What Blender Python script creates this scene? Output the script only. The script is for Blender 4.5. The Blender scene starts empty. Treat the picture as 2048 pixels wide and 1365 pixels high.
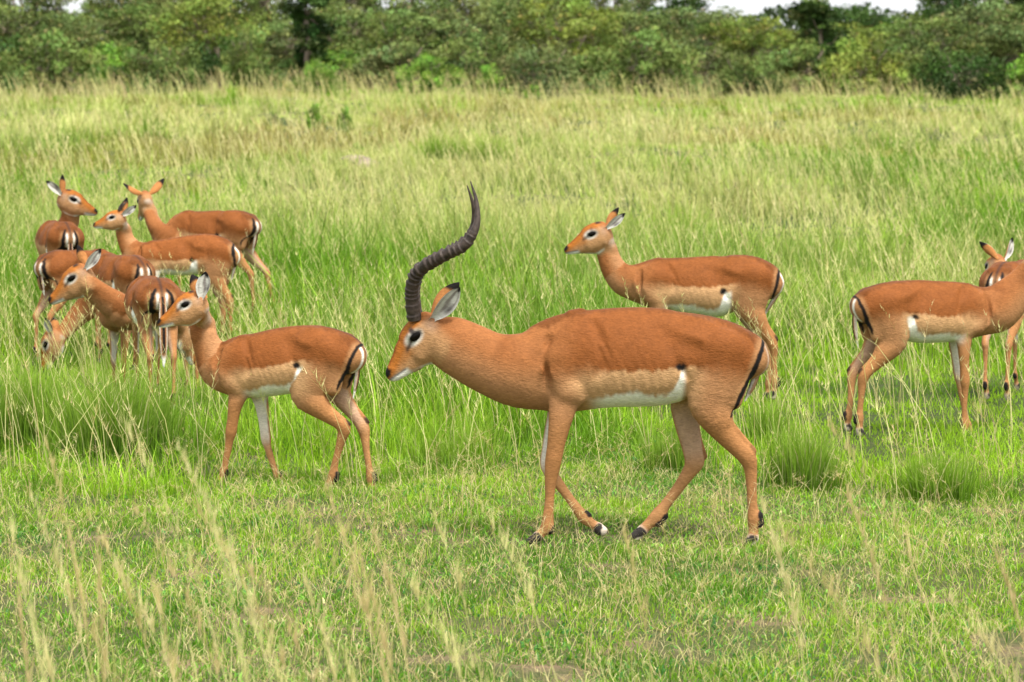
import bpy, math, random
import numpy as np
import openvdb as vdb
R = math.radians
C = bpy.context.scene.collection
F4 = np.float32

# ------------------------------------------------------------------ camera, sky, sun, exposure
CAMH, FPX, HOR = 1.96, 7070.0, 90.0            # camera height, focal length and horizon row in photo pixels (2048 wide)
PITCH = math.atan((682.5 - HOR) / FPX)
sc = bpy.context.scene
cam = bpy.data.cameras.new('camera'); co = bpy.data.objects.new('camera', cam); C.objects.link(co)
co.location = (0, 0, CAMH); co.rotation_euler = (R(90) - PITCH, 0, 0)
cam.sensor_width = 36; cam.lens = 36 * FPX / 2048; cam.clip_end = 2000; cam.clip_start = .1
cam.dof.use_dof = True; cam.dof.focus_distance = 14.4; cam.dof.aperture_fstop = 8.0
sc.camera = co
SUN_EL, SUN_AZ = R(62), R(150)                  # azimuth measured from +Y (away from camera) towards +X
w = bpy.data.worlds.new('World'); sc.world = w; w.use_nodes = True
nt = w.node_tree; nt.nodes.clear()
sky = nt.nodes.new('ShaderNodeTexSky'); sky.sky_type = 'NISHITA'; sky.sun_disc = False
sky.sun_elevation = SUN_EL; sky.sun_rotation = SUN_AZ; sky.air_density = 1.0; sky.dust_density = 6.0; sky.ozone_density = .6
hs = nt.nodes.new('ShaderNodeHueSaturation'); hs.inputs['Saturation'].default_value = .35; hs.inputs['Value'].default_value = 1.25
bg = nt.nodes.new('ShaderNodeBackground'); bg.inputs[1].default_value = .122
wo = nt.nodes.new('ShaderNodeOutputWorld')
hz = nt.nodes.new('ShaderNodeMix'); hz.data_type = 'RGBA'; hz.inputs[0].default_value = .55; hz.inputs[7].default_value = (9.0, 9.2, 9.4, 1)   # thin bright overcast
nt.links.new(sky.outputs[0], hs.inputs['Color']); nt.links.new(hs.outputs[0], hz.inputs[6]); nt.links.new(hz.outputs[2], bg.inputs[0]); nt.links.new(bg.outputs[0], wo.inputs[0])
sl = bpy.data.lights.new('sun', 'SUN'); sl.energy = 2.9; sl.angle = R(12); sl.color = (1, .95, .86)
so = bpy.data.objects.new('sun', sl); C.objects.link(so); so.location = (0, 0, 30)
so.rotation_euler = (R(90) - SUN_EL, 0, math.pi - SUN_AZ)
sc.view_settings.view_transform = 'Standard'; sc.view_settings.look = 'None'; sc.view_settings.exposure = .82; sc.view_settings.gamma = 1
sc.render.engine = 'CYCLES'
sc.cycles.max_bounces = 7; sc.cycles.transparent_max_bounces = 8; sc.cycles.diffuse_bounces = 3
sc.cycles.transmission_bounces = 4; sc.cycles.sample_clamp_indirect = 6

# ------------------------------------------------------------------ helpers
cp, sp = math.cos(PITCH), math.sin(PITCH)
def P(px, py, Y):
    """the point of the place seen at photo pixel (px, py) at distance Y in front of the camera"""
    a, b = (px - 1024) / FPX, (682.5 - py) / FPX
    dy, dz = cp + b * sp, -sp + b * cp
    return np.array([a * Y / dy, Y, CAMH + dz * Y / dy])
def Pv(px, py, Y):
    px, py, Y = np.asarray(px, float), np.asarray(py, float), np.asarray(Y, float)
    a, b = (px - 1024) / FPX, (682.5 - py) / FPX
    dy, dz = cp + b * sp, -sp + b * cp
    return np.stack([a * Y / dy, Y, CAMH + dz * Y / dy], -1)
def tag(o, label=None, cat=None, group=None, kind=None):
    if label: o['label'] = label
    if cat: o['category'] = cat
    if group: o['group'] = group
    if kind: o['kind'] = kind
    return o
def thing(name, loc, label, cat, group=None):
    o = bpy.data.objects.new(name, None); C.objects.link(o); o.location = tuple(loc); o.empty_display_size = .1
    return tag(o, label, cat, group)
def mesh_obj(name, V, faces, mat, parent=None, col=None, smooth=True, origin=None):
    """faces: list of (n,k) int arrays; V world coordinates"""
    V = np.asarray(V, np.float32)
    if origin is None: origin = np.array(parent.location) if parent is not None else np.zeros(3)
    me = bpy.data.meshes.new(name)
    me.vertices.add(len(V)); me.vertices.foreach_set('co', (V - np.asarray(origin, np.float32)).astype(np.float32).ravel())
    if not isinstance(faces, list): faces = [faces]
    faces = [np.asarray(f, np.int32) for f in faces if len(f)]
    lv = np.concatenate([f.ravel() for f in faces]); cnt = np.concatenate([np.full(len(f), f.shape[1], np.int32) for f in faces])
    st = np.concatenate([[0], np.cumsum(cnt)[:-1]]).astype(np.int32)
    me.loops.add(len(lv)); me.loops.foreach_set('vertex_index', lv)
    me.polygons.add(len(cnt)); me.polygons.foreach_set('loop_start', st); me.polygons.foreach_set('loop_total', cnt)
    me.polygons.foreach_set('use_smooth', np.full(len(cnt), smooth, bool))
    me.update(calc_edges=True)
    if col is not None:
        a = me.color_attributes.new('col', 'FLOAT_COLOR', 'POINT')
        c4 = np.ones((len(V), 4), np.float32); c4[:, :3] = col
        a.data.foreach_set('color', c4.ravel())
    me.materials.append(mat)
    o = bpy.data.objects.new(name, me); C.objects.link(o)
    if parent is not None: o.parent = parent
    else: o.location = tuple(origin)
    return o
def N(nt, t, **k):
    n = nt.nodes.new(t)
    for a, b in k.items():
        if a.startswith('i_'): n.inputs[a[2:].replace('_', ' ')].default_value = b
        else: setattr(n, a, b)
    return n
def new_mat(name):
    m = bpy.data.materials.new(name); m.use_nodes = True; m.node_tree.nodes.clear()
    return m, m.node_tree
def sm(x, a, b):
    t = np.clip((x - a) / (b - a), 0, 1); return t * t * (3 - 2 * t)
def mix(c, d, f):
    f = np.asarray(f)[..., None]; return c * (1 - f) + np.asarray(d) * f
class VNoise:
    """smooth value noise on the ground plane / in space"""
    def __init__(s, seed, n=64): s.g = np.random.RandomState(seed).rand(n, n, n if False else 8).astype(F4); s.n = n
    def __call__(s, x, y, k=0):
        xi, yi = np.floor(x).astype(int), np.floor(y).astype(int); fx, fy = x - xi, y - yi
        fx = fx * fx * (3 - 2 * fx); fy = fy * fy * (3 - 2 * fy); g = s.g[..., k]; n = s.n
        a, b = g[xi % n, yi % n], g[(xi + 1) % n, yi % n]; c, d = g[xi % n, (yi + 1) % n], g[(xi + 1) % n, (yi + 1) % n]
        return (a * (1 - fx) + b * fx) * (1 - fy) + (c * (1 - fx) + d * fx) * fy
vn = VNoise(3)
def fbm(x, y, k=0): return (vn(x, y, k) + .5 * vn(x * 2.1 + 7, y * 2.1 + 3, k) + .25 * vn(x * 4.3 + 1, y * 4.3 + 9, k)) / 1.75

# ------------------------------------------------------------------ materials of the animals
def fur_mat(name, rough=.62, bump=.5, fur=900):
    m, t = new_mat(name)
    out = N(t, 'ShaderNodeOutputMaterial'); bs = N(t, 'ShaderNodeBsdfPrincipled', i_Roughness=rough)
    bs.inputs['Specular IOR Level'].default_value = .06
    at = N(t, 'ShaderNodeAttribute', attribute_name='col')
    tc = N(t, 'ShaderNodeTexCoord'); mp = N(t, 'ShaderNodeMapping'); mp.inputs['Scale'].default_value = (.4, .4, 1)
    mp.inputs['Rotation'].default_value = (0, .35, 0)
    n1 = N(t, 'ShaderNodeTexNoise', i_Scale=fur * .19, i_Detail=3.0, i_Roughness=.6)
    n2 = N(t, 'ShaderNodeTexNoise', i_Scale=26.0, i_Detail=5.0, i_Roughness=.62)
    t.links.new(tc.outputs['Object'], mp.inputs[0]); t.links.new(mp.outputs[0], n1.inputs['Vector']); t.links.new(tc.outputs['Object'], n2.inputs['Vector'])
    r1 = N(t, 'ShaderNodeMapRange', i_From_Min=.3, i_From_Max=.7, i_To_Min=.84, i_To_Max=1.16)
    r2 = N(t, 'ShaderNodeMapRange', i_From_Min=.3, i_From_Max=.7, i_To_Min=.88, i_To_Max=1.10)
    t.links.new(n1.outputs[0], r1.inputs[0]); t.links.new(n2.outputs[0], r2.inputs[0])
    mu = N(t, 'ShaderNodeMath', operation='MULTIPLY'); t.links.new(r1.outputs[0], mu.inputs[0]); t.links.new(r2.outputs[0], mu.inputs[1])
    vm = N(t, 'ShaderNodeVectorMath', operation='SCALE'); t.links.new(at.outputs['Color'], vm.inputs[0]); t.links.new(mu.outputs[0], vm.inputs['Scale'])
    t.links.new(vm.outputs[0], bs.inputs['Base Color'])
    bp = N(t, 'ShaderNodeBump', i_Strength=bump, i_Distance=.006); t.links.new(n1.outputs[0], bp.inputs['Height'])
    b2 = N(t, 'ShaderNodeBump', i_Strength=.28, i_Distance=.015); t.links.new(n2.outputs[0], b2.inputs['Height'])
    t.links.new(bp.outputs[0], b2.inputs['Normal']); t.links.new(b2.outputs[0], bs.inputs['Normal'])
    t.links.new(bs.outputs[0], out.inputs[0])
    return m
M_FUR = fur_mat('coat'); M_EAR = fur_mat('ear_fur', .7, .4)
def simple_mat(name, col, rough, spec=.5, noise=None, bump=0, coat=0):
    m, t = new_mat(name); out = N(t, 'ShaderNodeOutputMaterial'); bs = N(t, 'ShaderNodeBsdfPrincipled', i_Roughness=rough)
    bs.inputs['Specular IOR Level'].default_value = spec; bs.inputs['Coat Weight'].default_value = coat
    bs.inputs['Base Color'].default_value = (*col, 1)
    if noise:
        n = N(t, 'ShaderNodeTexNoise', i_Scale=noise, i_Detail=4.0); tc = N(t, 'ShaderNodeTexCoord'); t.links.new(tc.outputs['Object'], n.inputs['Vector'])
        r = N(t, 'ShaderNodeValToRGB'); r.color_ramp.elements[0].color = tuple(c * .55 for c in col) + (1,); r.color_ramp.elements[1].color = tuple(min(1, c * 1.6) for c in col) + (1,)
        r.color_ramp.elements[0].position = .3; r.color_ramp.elements[1].position = .7
        t.links.new(n.outputs[0], r.inputs[0]); t.links.new(r.outputs[0], bs.inputs['Base Color'])
        if bump:
            b = N(t, 'ShaderNodeBump', i_Strength=bump, i_Distance=.004); t.links.new(n.outputs[0], b.inputs['Height']); t.links.new(b.outputs[0], bs.inputs['Normal'])
    t.links.new(bs.outputs[0], out.inputs[0]); return m
M_EYE = simple_mat('eye_dark', (.004, .003, .002), .25, .10)
M_HORN = simple_mat('horn_keratin', (.040, .028, .022), .6, .3, noise=60, bump=.5)

# ------------------------------------------------------------------ distance-field modelling
def catmull(A, m):
    A = np.asarray(A, float)
    if len(A) < 3 or m <= 1: 
        return np.concatenate([A[:-1] + (A[1:] - A[:-1]) * 0, A[-1:]]) if m <= 1 else np.array([A[0] + (A[1] - A[0]) * i / m for i in range(m)] + [A[1]])
    out = []
    Q = np.concatenate([[2 * A[0] - A[1]], A, [2 * A[-1] - A[-2]]])
    for i in range(1, len(Q) - 2):
        p0, p1, p2, p3 = Q[i - 1:i + 3]
        for j in range(m):
            t = j / m
            out.append(.5 * (2 * p1 + (p2 - p0) * t + (2 * p0 - 5 * p1 + 4 * p2 - p3) * t * t + (3 * p1 - p0 - 3 * p2 + p3) * t ** 3))
    out.append(A[-1]); return np.array(out)
class Chain:
    """an elliptical tube along a curve. pts (n,3), a = half size along 'up', b = half size sideways"""
    def __init__(s, pts, a, b, up=(0, 0, 1), k=.02, egg=0, m=3, caps=None, kind='leg', shear=False):
        n = len(pts); D = np.concatenate([np.asarray(pts, float), np.asarray(a, float).reshape(n, 1), np.asarray(b, float).reshape(n, 1)], 1)
        D = catmull(D, m); s.p = D[:, :3]; s.a = np.maximum(D[:, 3], .003); s.b = np.maximum(D[:, 4], .003)
        s.up = np.asarray(up, float); s.k = k; s.egg = egg; s.m = m; s.n = n; s.caps = caps; s.kind = kind
        s.r = max(s.a.max(), s.b.max()); s.side = 0
    def box(s, g): return s.p.min(0) - s.r - g, s.p.max(0) + s.r + g
    def ev(s, Pt, full=False):
        best = np.full(len(Pt), 9., F4); T = np.zeros(len(Pt), F4); H = np.zeros(len(Pt), F4); L = np.zeros(len(Pt), F4)
        Pt = Pt.astype(F4); ns = len(s.p) - 1
        for i in range(ns):
            p, q = s.p[i], s.p[i + 1]; d = q - p; ln = np.linalg.norm(d) + 1e-9; d = d / ln
            u = s.up - d * (s.up @ d); u /= np.linalg.norm(u) + 1e-9; l = np.cross(d, u)
            v = Pt - p.astype(F4); x = v @ d.astype(F4); t = np.clip(x / ln, 0, 1)
            ax = x - t * ln; h = v @ u.astype(F4); la = v @ l.astype(F4)
            a = s.a[i] + (s.a[i + 1] - s.a[i]) * t; b = s.b[i] + (s.b[i + 1] - s.b[i]) * t
            if s.egg: b = b * (1 - s.egg * np.clip(h / a, -1, 1))
            c = np.minimum(a, b)
            if s.caps is not None:
                if i == 0: c = np.where(x < 0, s.caps[0], c)
                if i == ns - 1: c = np.where(x > ln, s.caps[1], c)
            q0 = np.sqrt((h / a) ** 2 + (la / b) ** 2 + (ax / c) ** 2) + 1e-6
            q1 = np.sqrt((h / a ** 2) ** 2 + (la / b ** 2) ** 2 + (ax / c ** 2) ** 2) + 1e-6
            dd = q0 * (q0 - 1) / q1
            w = dd < best
            best = np.where(w, dd, best)
            if full:
                T = np.where(w, (i + t) / s.m, T); H = np.where(w, h / a, H); L = np.where(w, la / b, L)
        return (best, T, H, L) if full else best
def field(chains, Pt):
    d = np.full(len(Pt), 9., F4)
    for c in chains:
        lo, hi = c.box(c.k + .07)
        m = np.all((Pt > lo) & (Pt < hi), 1)
        if not m.any(): continue
        e = c.ev(Pt[m]); f = d[m]
        if c.k < 0:                                    # carve
            k = -c.k; h = np.clip(.5 - .5 * (f + e) / k, 0, 1); d[m] = f * (1 - h) - e * h + k * h * (1 - h)
        else:
            h = np.clip(.5 + .5 * (f - e) / c.k, 0, 1); d[m] = f * (1 - h) + e * h - c.k * h * (1 - h)
    return d
def polygonise(chains, vox, Rm):
    """Rm: 3x3 rows = local axes, so that the grid is tight"""
    pts = np.concatenate([np.concatenate([(c.p @ Rm.T) - c.r - .03, (c.p @ Rm.T) + c.r + .03]) for c in chains if c.k > 0])
    lo, hi = pts.min(0), pts.max(0)
    K = 4; n = (np.ceil((hi - lo) / (vox * K)).astype(int) + 2)
    g = np.stack(np.meshgrid(*[np.arange(k) for k in n], indexing='ij'), -1).reshape(-1, 3)
    cen = lo + (g + .5) * vox * K - .5 * vox
    d = field(chains, cen @ Rm)
    near = np.abs(d) < vox * K * 1.6 + .008
    full = np.repeat(np.repeat(np.repeat(np.where(d > 0, 1., -1.).astype(F4).reshape(n), K, 0), K, 1), K, 2) * .05
    gi = g[near]; off = np.stack(np.meshgrid(*[np.arange(K)] * 3, indexing='ij'), -1).reshape(-1, 3)
    idx = (gi[:, None, :] * K + off[None]).reshape(-1, 3)
    fd = field(chains, (lo + idx * vox) @ Rm)
    full[idx[:, 0], idx[:, 1], idx[:, 2]] = fd
    gr = vdb.FloatGrid(background=.05); gr.copyFromArray(np.ascontiguousarray(full))
    p, q = gr.convertToQuads(isovalue=0)
    V = (lo + p * vox) @ Rm
    # light smoothing and keeping only the largest piece happens implicitly: parts overlap
    nb = np.zeros_like(V); ct = np.zeros(len(V))
    for it in range(2):
        nb[:] = 0; ct[:] = 0
        for i in range(4):
            np.add.at(nb, q[:, i], V[q[:, (i + 1) % 4]]); np.add.at(ct, q[:, i], 1)
        V = V * .5 + .5 * nb / np.maximum(ct, 1)[:, None]
    return V, q
def vnormals(V, q):
    n = np.cross(V[q[:, 2]] - V[q[:, 0]], V[q[:, 3]] - V[q[:, 1]]); o = np.zeros_like(V)
    for i in range(4): np.add.at(o, q[:, i], n)
    return o / (np.linalg.norm(o, axis=1, keepdims=True) + 1e-12)

# coat colours (reflectance)
SAD = np.array([.182, .060, .016]); TAN = np.array([.44, .255, .122]); LEG = np.array([.325, .150, .057]); WHT = np.array([.80, .78, .70])
BLK = np.array([.012, .010, .010]); NCK = np.array([.250, .096, .032]); MID = np.array([.322, .158, .070]); ORG = np.array([.29, .100, .018]); CHK = np.array([.37, .20, .09])

# head outline along its axis: s, top, bottom, half width (all / head length)
HEADT = np.array([[0, .31, -.22, .165], [.10, .345, -.27, .185], [.20, .355, -.30, .19], [.30, .345, -.33, .185], [.40, .315, -.335, .165], [.50, .265, -.29, .14],
                  [.60, .215, -.245, .12], [.70, .17, -.205, .105], [.80, .13, -.178, .095], [.88, .10, -.16, .09], [.945, .075, -.135, .082], [.98, .05, -.10, .066]])
class Animal: pass
def head_chain(O, ax, up, L, male=False, muz=1.):
    ax = ax / np.linalg.norm(ax); up = up - ax * (up @ ax); up /= np.linalg.norm(up); lat = np.cross(ax, up)
    T = HEADT.copy(); T[6:, 2] *= muz; T[6:, 1] *= 1 + (muz - 1) * .5
    pts = [O + ax * s * L + up * (t + b) / 2 * L for s, t, b, wd in T]
    ch = [Chain(pts, (T[:, 1] - T[:, 2]) / 2 * L, T[:, 3] * L, up, .022, egg=-.02, m=2, caps=(.12 * L, .035 * L), kind='head')]
    for sd in (-1, 1):
        W = lambda s, h, l: O + ax * s * L + up * h * L + lat * l * sd * L
        ch.append(Chain([W(.17, .20, .155), W(.34, .185, .150)], [.075 * L, .065 * L], [.055 * L, .05 * L], up, .012 * L / .24, kind='head'))      # brow
        ch.append(Chain([W(.13, -.02, .12), W(.46, -.10, .095)], [.16 * L, .10 * L], [.055 * L, .05 * L], up, .02, kind='head'))      # cheek
        ch.append(Chain([W(.90, .025, .06), W(.965, .015, .045)], [.045 * L, .03 * L], [.03 * L, .02 * L], up, .01, kind='head'))   # nostril wing
        ch.append(Chain([W(.945, .02, .088), W(.985, .028, .075)], [.018 * L, .014 * L], [.02 * L, .016 * L], up, -.006, kind='head'))
        ch.append(Chain([W(.73, -.118, .12), W(.97, -.078, .09)], [.008 * L, .007 * L], [.03 * L, .025 * L], up, -.006, kind='head'))
        ch.append(Chain([W(.42, .11, .165), W(.54, .07, .14)], [.03 * L, .012 * L], [.02 * L, .015 * L], up, -.012, kind='head'))
    if not male: pass
    return ch, ax, up, lat

def ear_mesh(base, tip, face, width, male=False, seed=0, s_tip=.80):
    """a cupped leaf with thickness. face: direction its open side looks"""
    base, tip, face = map(lambda v: np.asarray(v, float), (base, tip, face))
    d = tip - base; L = np.linalg.norm(d); d /= L; f = face - d * (face @ d); f /= np.linalg.norm(f); s = np.cross(d, f)
    nu, nv = 22, 15; V, Cc = [], []
    rs = np.random.RandomState(seed)
    for layer in (0, 1):
        for i in range(nu):
            t = i / (nu - 1)
            wd = width * (math.sin(math.pi * min(1, t * .95 + .05) ** 1.08) ** .80) if t < .999 else 0
            wd = max(wd, width * .42)  if t < .3 else wd
            if i == nu - 1: wd = .002
            for j in range(nv):
                v = j / (nv - 1) * 2 - 1
                cup = (1.25 * (1 - t) + .45) * abs(v) ** 1.6
                x = s * (wd * math.sin(v * 1.35) / math.sin(1.35) * (1 - .25 * (1 - t))) + f * (wd * .55 * cup * (1 - .2 * t)) + d * L * t
                x = x + s * (.06 * L * math.sin(t * 2.6) * .6)
                x = x - f * (.004 * layer * (1 if wd > .004 else .1)) * (1 - .4 * abs(v))
                V.append(base + x)
                if layer == 0:
                    c = WHT * .60; streak = .5 + .5 * math.sin(v * 9 + 3 * t)
                    c = mix(c, np.array([.13, .10, .09]), .75 * sm(streak, .35, .8) * sm(t, .12, .4) * (1 - sm(abs(v), .45, .85)))
                    c = mix(c, BLK * 5, .9 * math.exp(-((v - .5) / .3) ** 2 - ((t - .45) / .14) ** 2))
                else:
                    c = mix(ORG * 1.1, CHK, .4)
                c = mix(c, BLK, sm(t + .04 * math.sin(v * 6), s_tip, s_tip + .07) if layer == 0 else sm(t + .05 * abs(v), .70, .80))
                Cc.append(c)
    q = []; o = nu * nv
    for i in range(nu - 1):
        for j in range(nv - 1):
            a = i * nv + j
            q.append((a, a + 1, a + nv + 1, a + nv)); q.append((o + a, o + a + nv, o + a + nv + 1, o + a + 1))
        a = i * nv; q.append((a, a + nv, o + a + nv, o + a)); a = i * nv + nv - 1; q.append((a, o + a, o + a + nv, a + nv))
    a = (nu - 1) * nv
    for j in range(nv - 1): q.append((a + j, a + j + 1, o + a + j + 1, o + a + j))
    return np.array(V), np.array(q), np.array(Cc)
def horn_mesh(pts, rad, rings, smooth_from, nseg=230, nr=20):
    D = catmull(np.concatenate([np.asarray(pts, float), np.asarray(rad, float)[:, None]], 1), 24)
    idx = np.linspace(0, len(D) - 1, nseg); D = np.stack([np.interp(idx, np.arange(len(D)), D[:, c]) for c in range(4)], 1)
    p = D[:, :3]; r = D[:, 3]; tg = np.gradient(p, axis=0); tg /= np.linalg.norm(tg, axis=1, keepdims=True)
    ref = np.array([0, 1., 0]); V = []
    for i in range(nseg):
        t = i / (nseg - 1); e = np.cross(tg[i], ref); e /= np.linalg.norm(e); g = np.cross(tg[i], e)
        for j in range(nr):
            an = 2 * math.pi * j / nr
            pt = t / smooth_from * rings
            saw = (pt + .22 * math.sin(pt * 1.7) + .12 * math.sin(pt * .83 + 2) + .16 * math.sin(an + 1) - .08 * math.sin(2 * an)) % 1.0
            am = (.25 if pt > 6 else .10) * (1 - sm(t, smooth_from * .93, smooth_from * 1.02))
            rr = r[i] * (1 + am * (saw ** 1.6 * 1.3 - .5) * (1 + .35 * math.cos(an)))
            V.append(p[i] + (e * math.cos(an) + g * math.sin(an)) * rr)
    a = np.arange(nseg - 1)[:, None] * nr + np.arange(nr)[None]; b = np.arange(nseg - 1)[:, None] * nr + (np.arange(nr)[None] + 1) % nr
    return np.array(V), np.stack([a, b, b + nr, a + nr], -1).reshape(-1, 4)

# canonical body of a ewe, local metres (x forward from the hips, z up): x, top, bottom, half width
CAN = np.array([[-.178, .735, .63, .055], [-.137, .768, .60, .10], [-.07, .80, .59, .122], [0, .81, .575, .125], [.07, .806, .515, .125], [.13, .803, .475, .130],
                [.20, .80, .475, .137], [.28, .795, .49, .135], [.356, .792, .507, .122], [.42, .796, .515, .105], [.47, .785, .525, .098], [.53, .760, .55, .085]])
CF = [(.45, .655, .062), (.44, .575, .052), (.445, .50, .042), (.452, .41, .029), (.458, .335, .022), (.46, .305, .0235), (.458, .27, .019), (.455, .19, .0145), (.452, .11, .0155), (.452, .085, .020), (.465, .05, .015), (.475, .02, .019), (.482, .0, .017)]
CH = [(-.045, .68, .105), (-.02, .60, .095), (.0, .535, .072), (-.05, .465, .052), (-.105, .40, .037), (-.155, .35, .027), (-.172, .32, .026), (-.172, .28, .0205), (-.176, .19, .0165), (-.182, .115, .017), (-.182, .085, .0215), (-.17, .05, .016), (-.163, .02, .020), (-.156, .0, .018)]

def build_impala(spec):
    """spec keys: Y, slope, torso [(px,top,bot,w)] | local body (hip px, heading, scale); neck, head, legs, ears, tail, horns, vox"""
    s = spec; Y = s['Y']; A = Animal()
    if 'torso' in s:                                       # side-on animals measured at their own distance
        T = np.array(s['torso'], float); x0 = T[:, 0].mean(); sl = s.get('slope', 0.)
        dep = lambda px: Y + sl * (np.asarray(px, float) - x0) / FPX * Y
        top = Pv(T[:, 0], T[:, 1], dep(T[:, 0])); bot = Pv(T[:, 0], T[:, 2], dep(T[:, 0])); wd = T[:, 3]
        fw = top[-1] - top[0]; fw[2] = 0; fw /= np.linalg.norm(fw)
        hip = top[s.get('hip', 3)].copy(); scale = np.linalg.norm((top[-1] - top[0])[:2]) / .70 if 'scale' not in s else s['scale']
        lat = np.cross([0, 0, 1.], fw)                     # body's left
        near = -1 if lat[1] > 0 else 1
        def leg(px_list, side):                            # side +1 near, -1 far
            out = []; rr = []
            for i, (px, py, h) in enumerate(px_list):
                off = s.get('legoff', .072) * scale * side * (1 - .25 * sm(i / len(px_list), .2, .7))
                d = float(dep(px)) - off
                out.append(P(px, py, d)); rr.append(h / FPX * d)
            return np.array(out), np.array(rr)
        LEGS = {}
        for nm in ('nf', 'ff', 'nh', 'fh'):
            LEGS[nm] = leg(s[nm], 1 if nm[0] == 'n' else -1)
        prof = lambda X: None
        floor = s.get('floor', 0.)
    else:
        th = R(s['heading']); fw = np.array([math.sin(th) * -1, math.cos(th), 0.]) ; lat = np.cross([0, 0, 1.], fw); scale = s['scale']
        hip = P(s['hip'][0], s['hip'][1], Y); gz = hip[2] - .81 * scale; hip0 = np.array([hip[0], hip[1], gz])
        W = lambda x, z, y=0: hip0 + (fw * x + lat * y + np.array([0, 0, z])) * scale
        T = CAN.copy(); bend = s.get('bend', 0)
        top = np.array([W(x, t, bend * max(0, x) ** 2) for x, t, b, ww in T]); bot = np.array([W(x, b, bend * max(0, x) ** 2) for x, t, b, ww in T]); wd = T[:, 3] * scale * s.get('fat', 1)
        near = 1 if lat[1] < 0 else -1
        LEGS = {}
        for nm, can, sd in (('nf', CF, near), ('ff', CF, -near), ('nh', CH, near), ('fh', CH, -near)):
            sw = s.get('swing', {}).get(nm, 0.); liftz = s.get('lift', {}).get(nm, 0.)
            out = []; rr = []
            for i, (x, z, r) in enumerate(can):
                f = sm(i / len(can), .1, .9); zz = z
                y = (.075 - .015 * f) * sd * (1.05 if can is CH else 1)
                lf = liftz * sm(.5 - z, 0, .5)
                out.append(W(x + sw * max(0, .62 - z) / .62, z + lf, y)); rr.append(r * scale)
            LEGS[nm] = (np.array(out), np.array(rr))
    cen = (top + bot) / 2; a = np.linalg.norm(top - bot, axis=1) / 2
    up = np.array([0, 0, 1.])
    ch = [Chain(cen, a, wd, up, .02, egg=.16, m=3, caps=(.018 * scale, .05), kind='torso')]
    # muscles in canonical coordinates on the measured body
    zt = np.interp(0, [0], [hip[2]])
    def B(x, rel, y):                                      # x along the body, rel height 0..1 within the trunk, y as a share of its half width
        cx = (cen - hip) @ fw / scale; o = np.argsort(cx)
        t = np.array([np.interp(x, cx[o], top[o, k]) for k in range(3)]); b = np.array([np.interp(x, cx[o], bot[o, k]) for k in range(3)])
        ww = np.interp(x, cx[o], wd[o]); return b + (t - b) * rel + lat * y * ww
    for sd in (-1, 1):
        ch.append(Chain([B(.40, .90, .40 * sd), B(.44, .72, .74 * sd), B(.50, .42, .98 * sd)], np.array([.040, .055, .06]) * scale, np.array([.012, .024, .030]) * scale, fw, .035, kind='torso'))       # shoulder blade
        ch.append(Chain([B(.50, .42, .85 * sd), B(.455, .26, .84 * sd), B(.425, .17, .74 * sd)], np.array([.045, .048, .030]) * scale, np.array([.027, .033, .024]) * scale, fw, .016, kind='torso'))     # upper arm
        ch.append(Chain([B(.02, .88, .48 * sd), B(.045, .72, .84 * sd)], np.array([.04, .04]) * scale, np.array([.016, .012]) * scale, fw, .04, kind='torso'))    # hip bone
        xe = (cen[0] - hip) @ fw / scale
        ch.append(Chain([B(xe + .062, .80, .45 * sd), B(xe + .06, .35, .58 * sd), B(xe + .085, -.28, .60 * sd)], np.array([.045, .052, .040]) * scale, np.array([.035, .042, .034]) * scale, fw, .02, kind='torso'))
        def S(x, rel, off):                                # a point on the flank, off metres outside the skin
            q_ = B(x, rel, 0); cx = (cen - hip) @ fw / scale; o = np.argsort(cx); ww = np.interp(x, cx[o], wd[o]); hh = 2 * rel - 1
            return q_ + lat * sd * (ww * math.sqrt(max(.05, 1 - hh * hh)) * (1 - .16 * hh) + off * scale)
        def groove(pts, r, off, k=.022):
            e_ = np.array([1.] + [0.] * (len(pts) - 2) + [1.]) if len(pts) > 2 else np.zeros(2)
            ch.append(Chain([S(x, rl, off + .004 * q) for (x, rl), q in zip(pts, e_)], (r - .006 * e_) * scale, (r - .006 * e_) * scale, (0, 0, 1), -k, kind='cut'))
        groove([(.385, .93), (.355, .72), (.345, .52), (.37, .36)], .016, .0128)
        groove([(.56, .86), (.55, .66), (.56, .46), (.58, .3)], .014, .0125)
        groove([(.15, .84), (.13, .74), (.12, .60)], .034, .028, .03)
        groove([(.105, .52), (.085, .36), (.06, .20)], .013, .008, .015)
        groove([(-.035, .55), (-.06, .25)], .016, .014)
        if s.get('folds'):
            ch.append(Chain([B(.42, .985, .10 * sd), B(.455, .99, .14 * sd)], [.014 * scale] * 2, [.012 * scale] * 2, fw, .02, kind='torso'))
        for ri in range(6): ch.append(Chain([S(.205 + .030 * ri, .66, -.010), S(.165 + .030 * ri, .42, -.0085), S(.14 + .031 * ri, .22, -.010)], np.full(3, .010) * scale, np.full(3, .010) * scale, (0, 0, 1), .008, kind='torso'))
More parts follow.
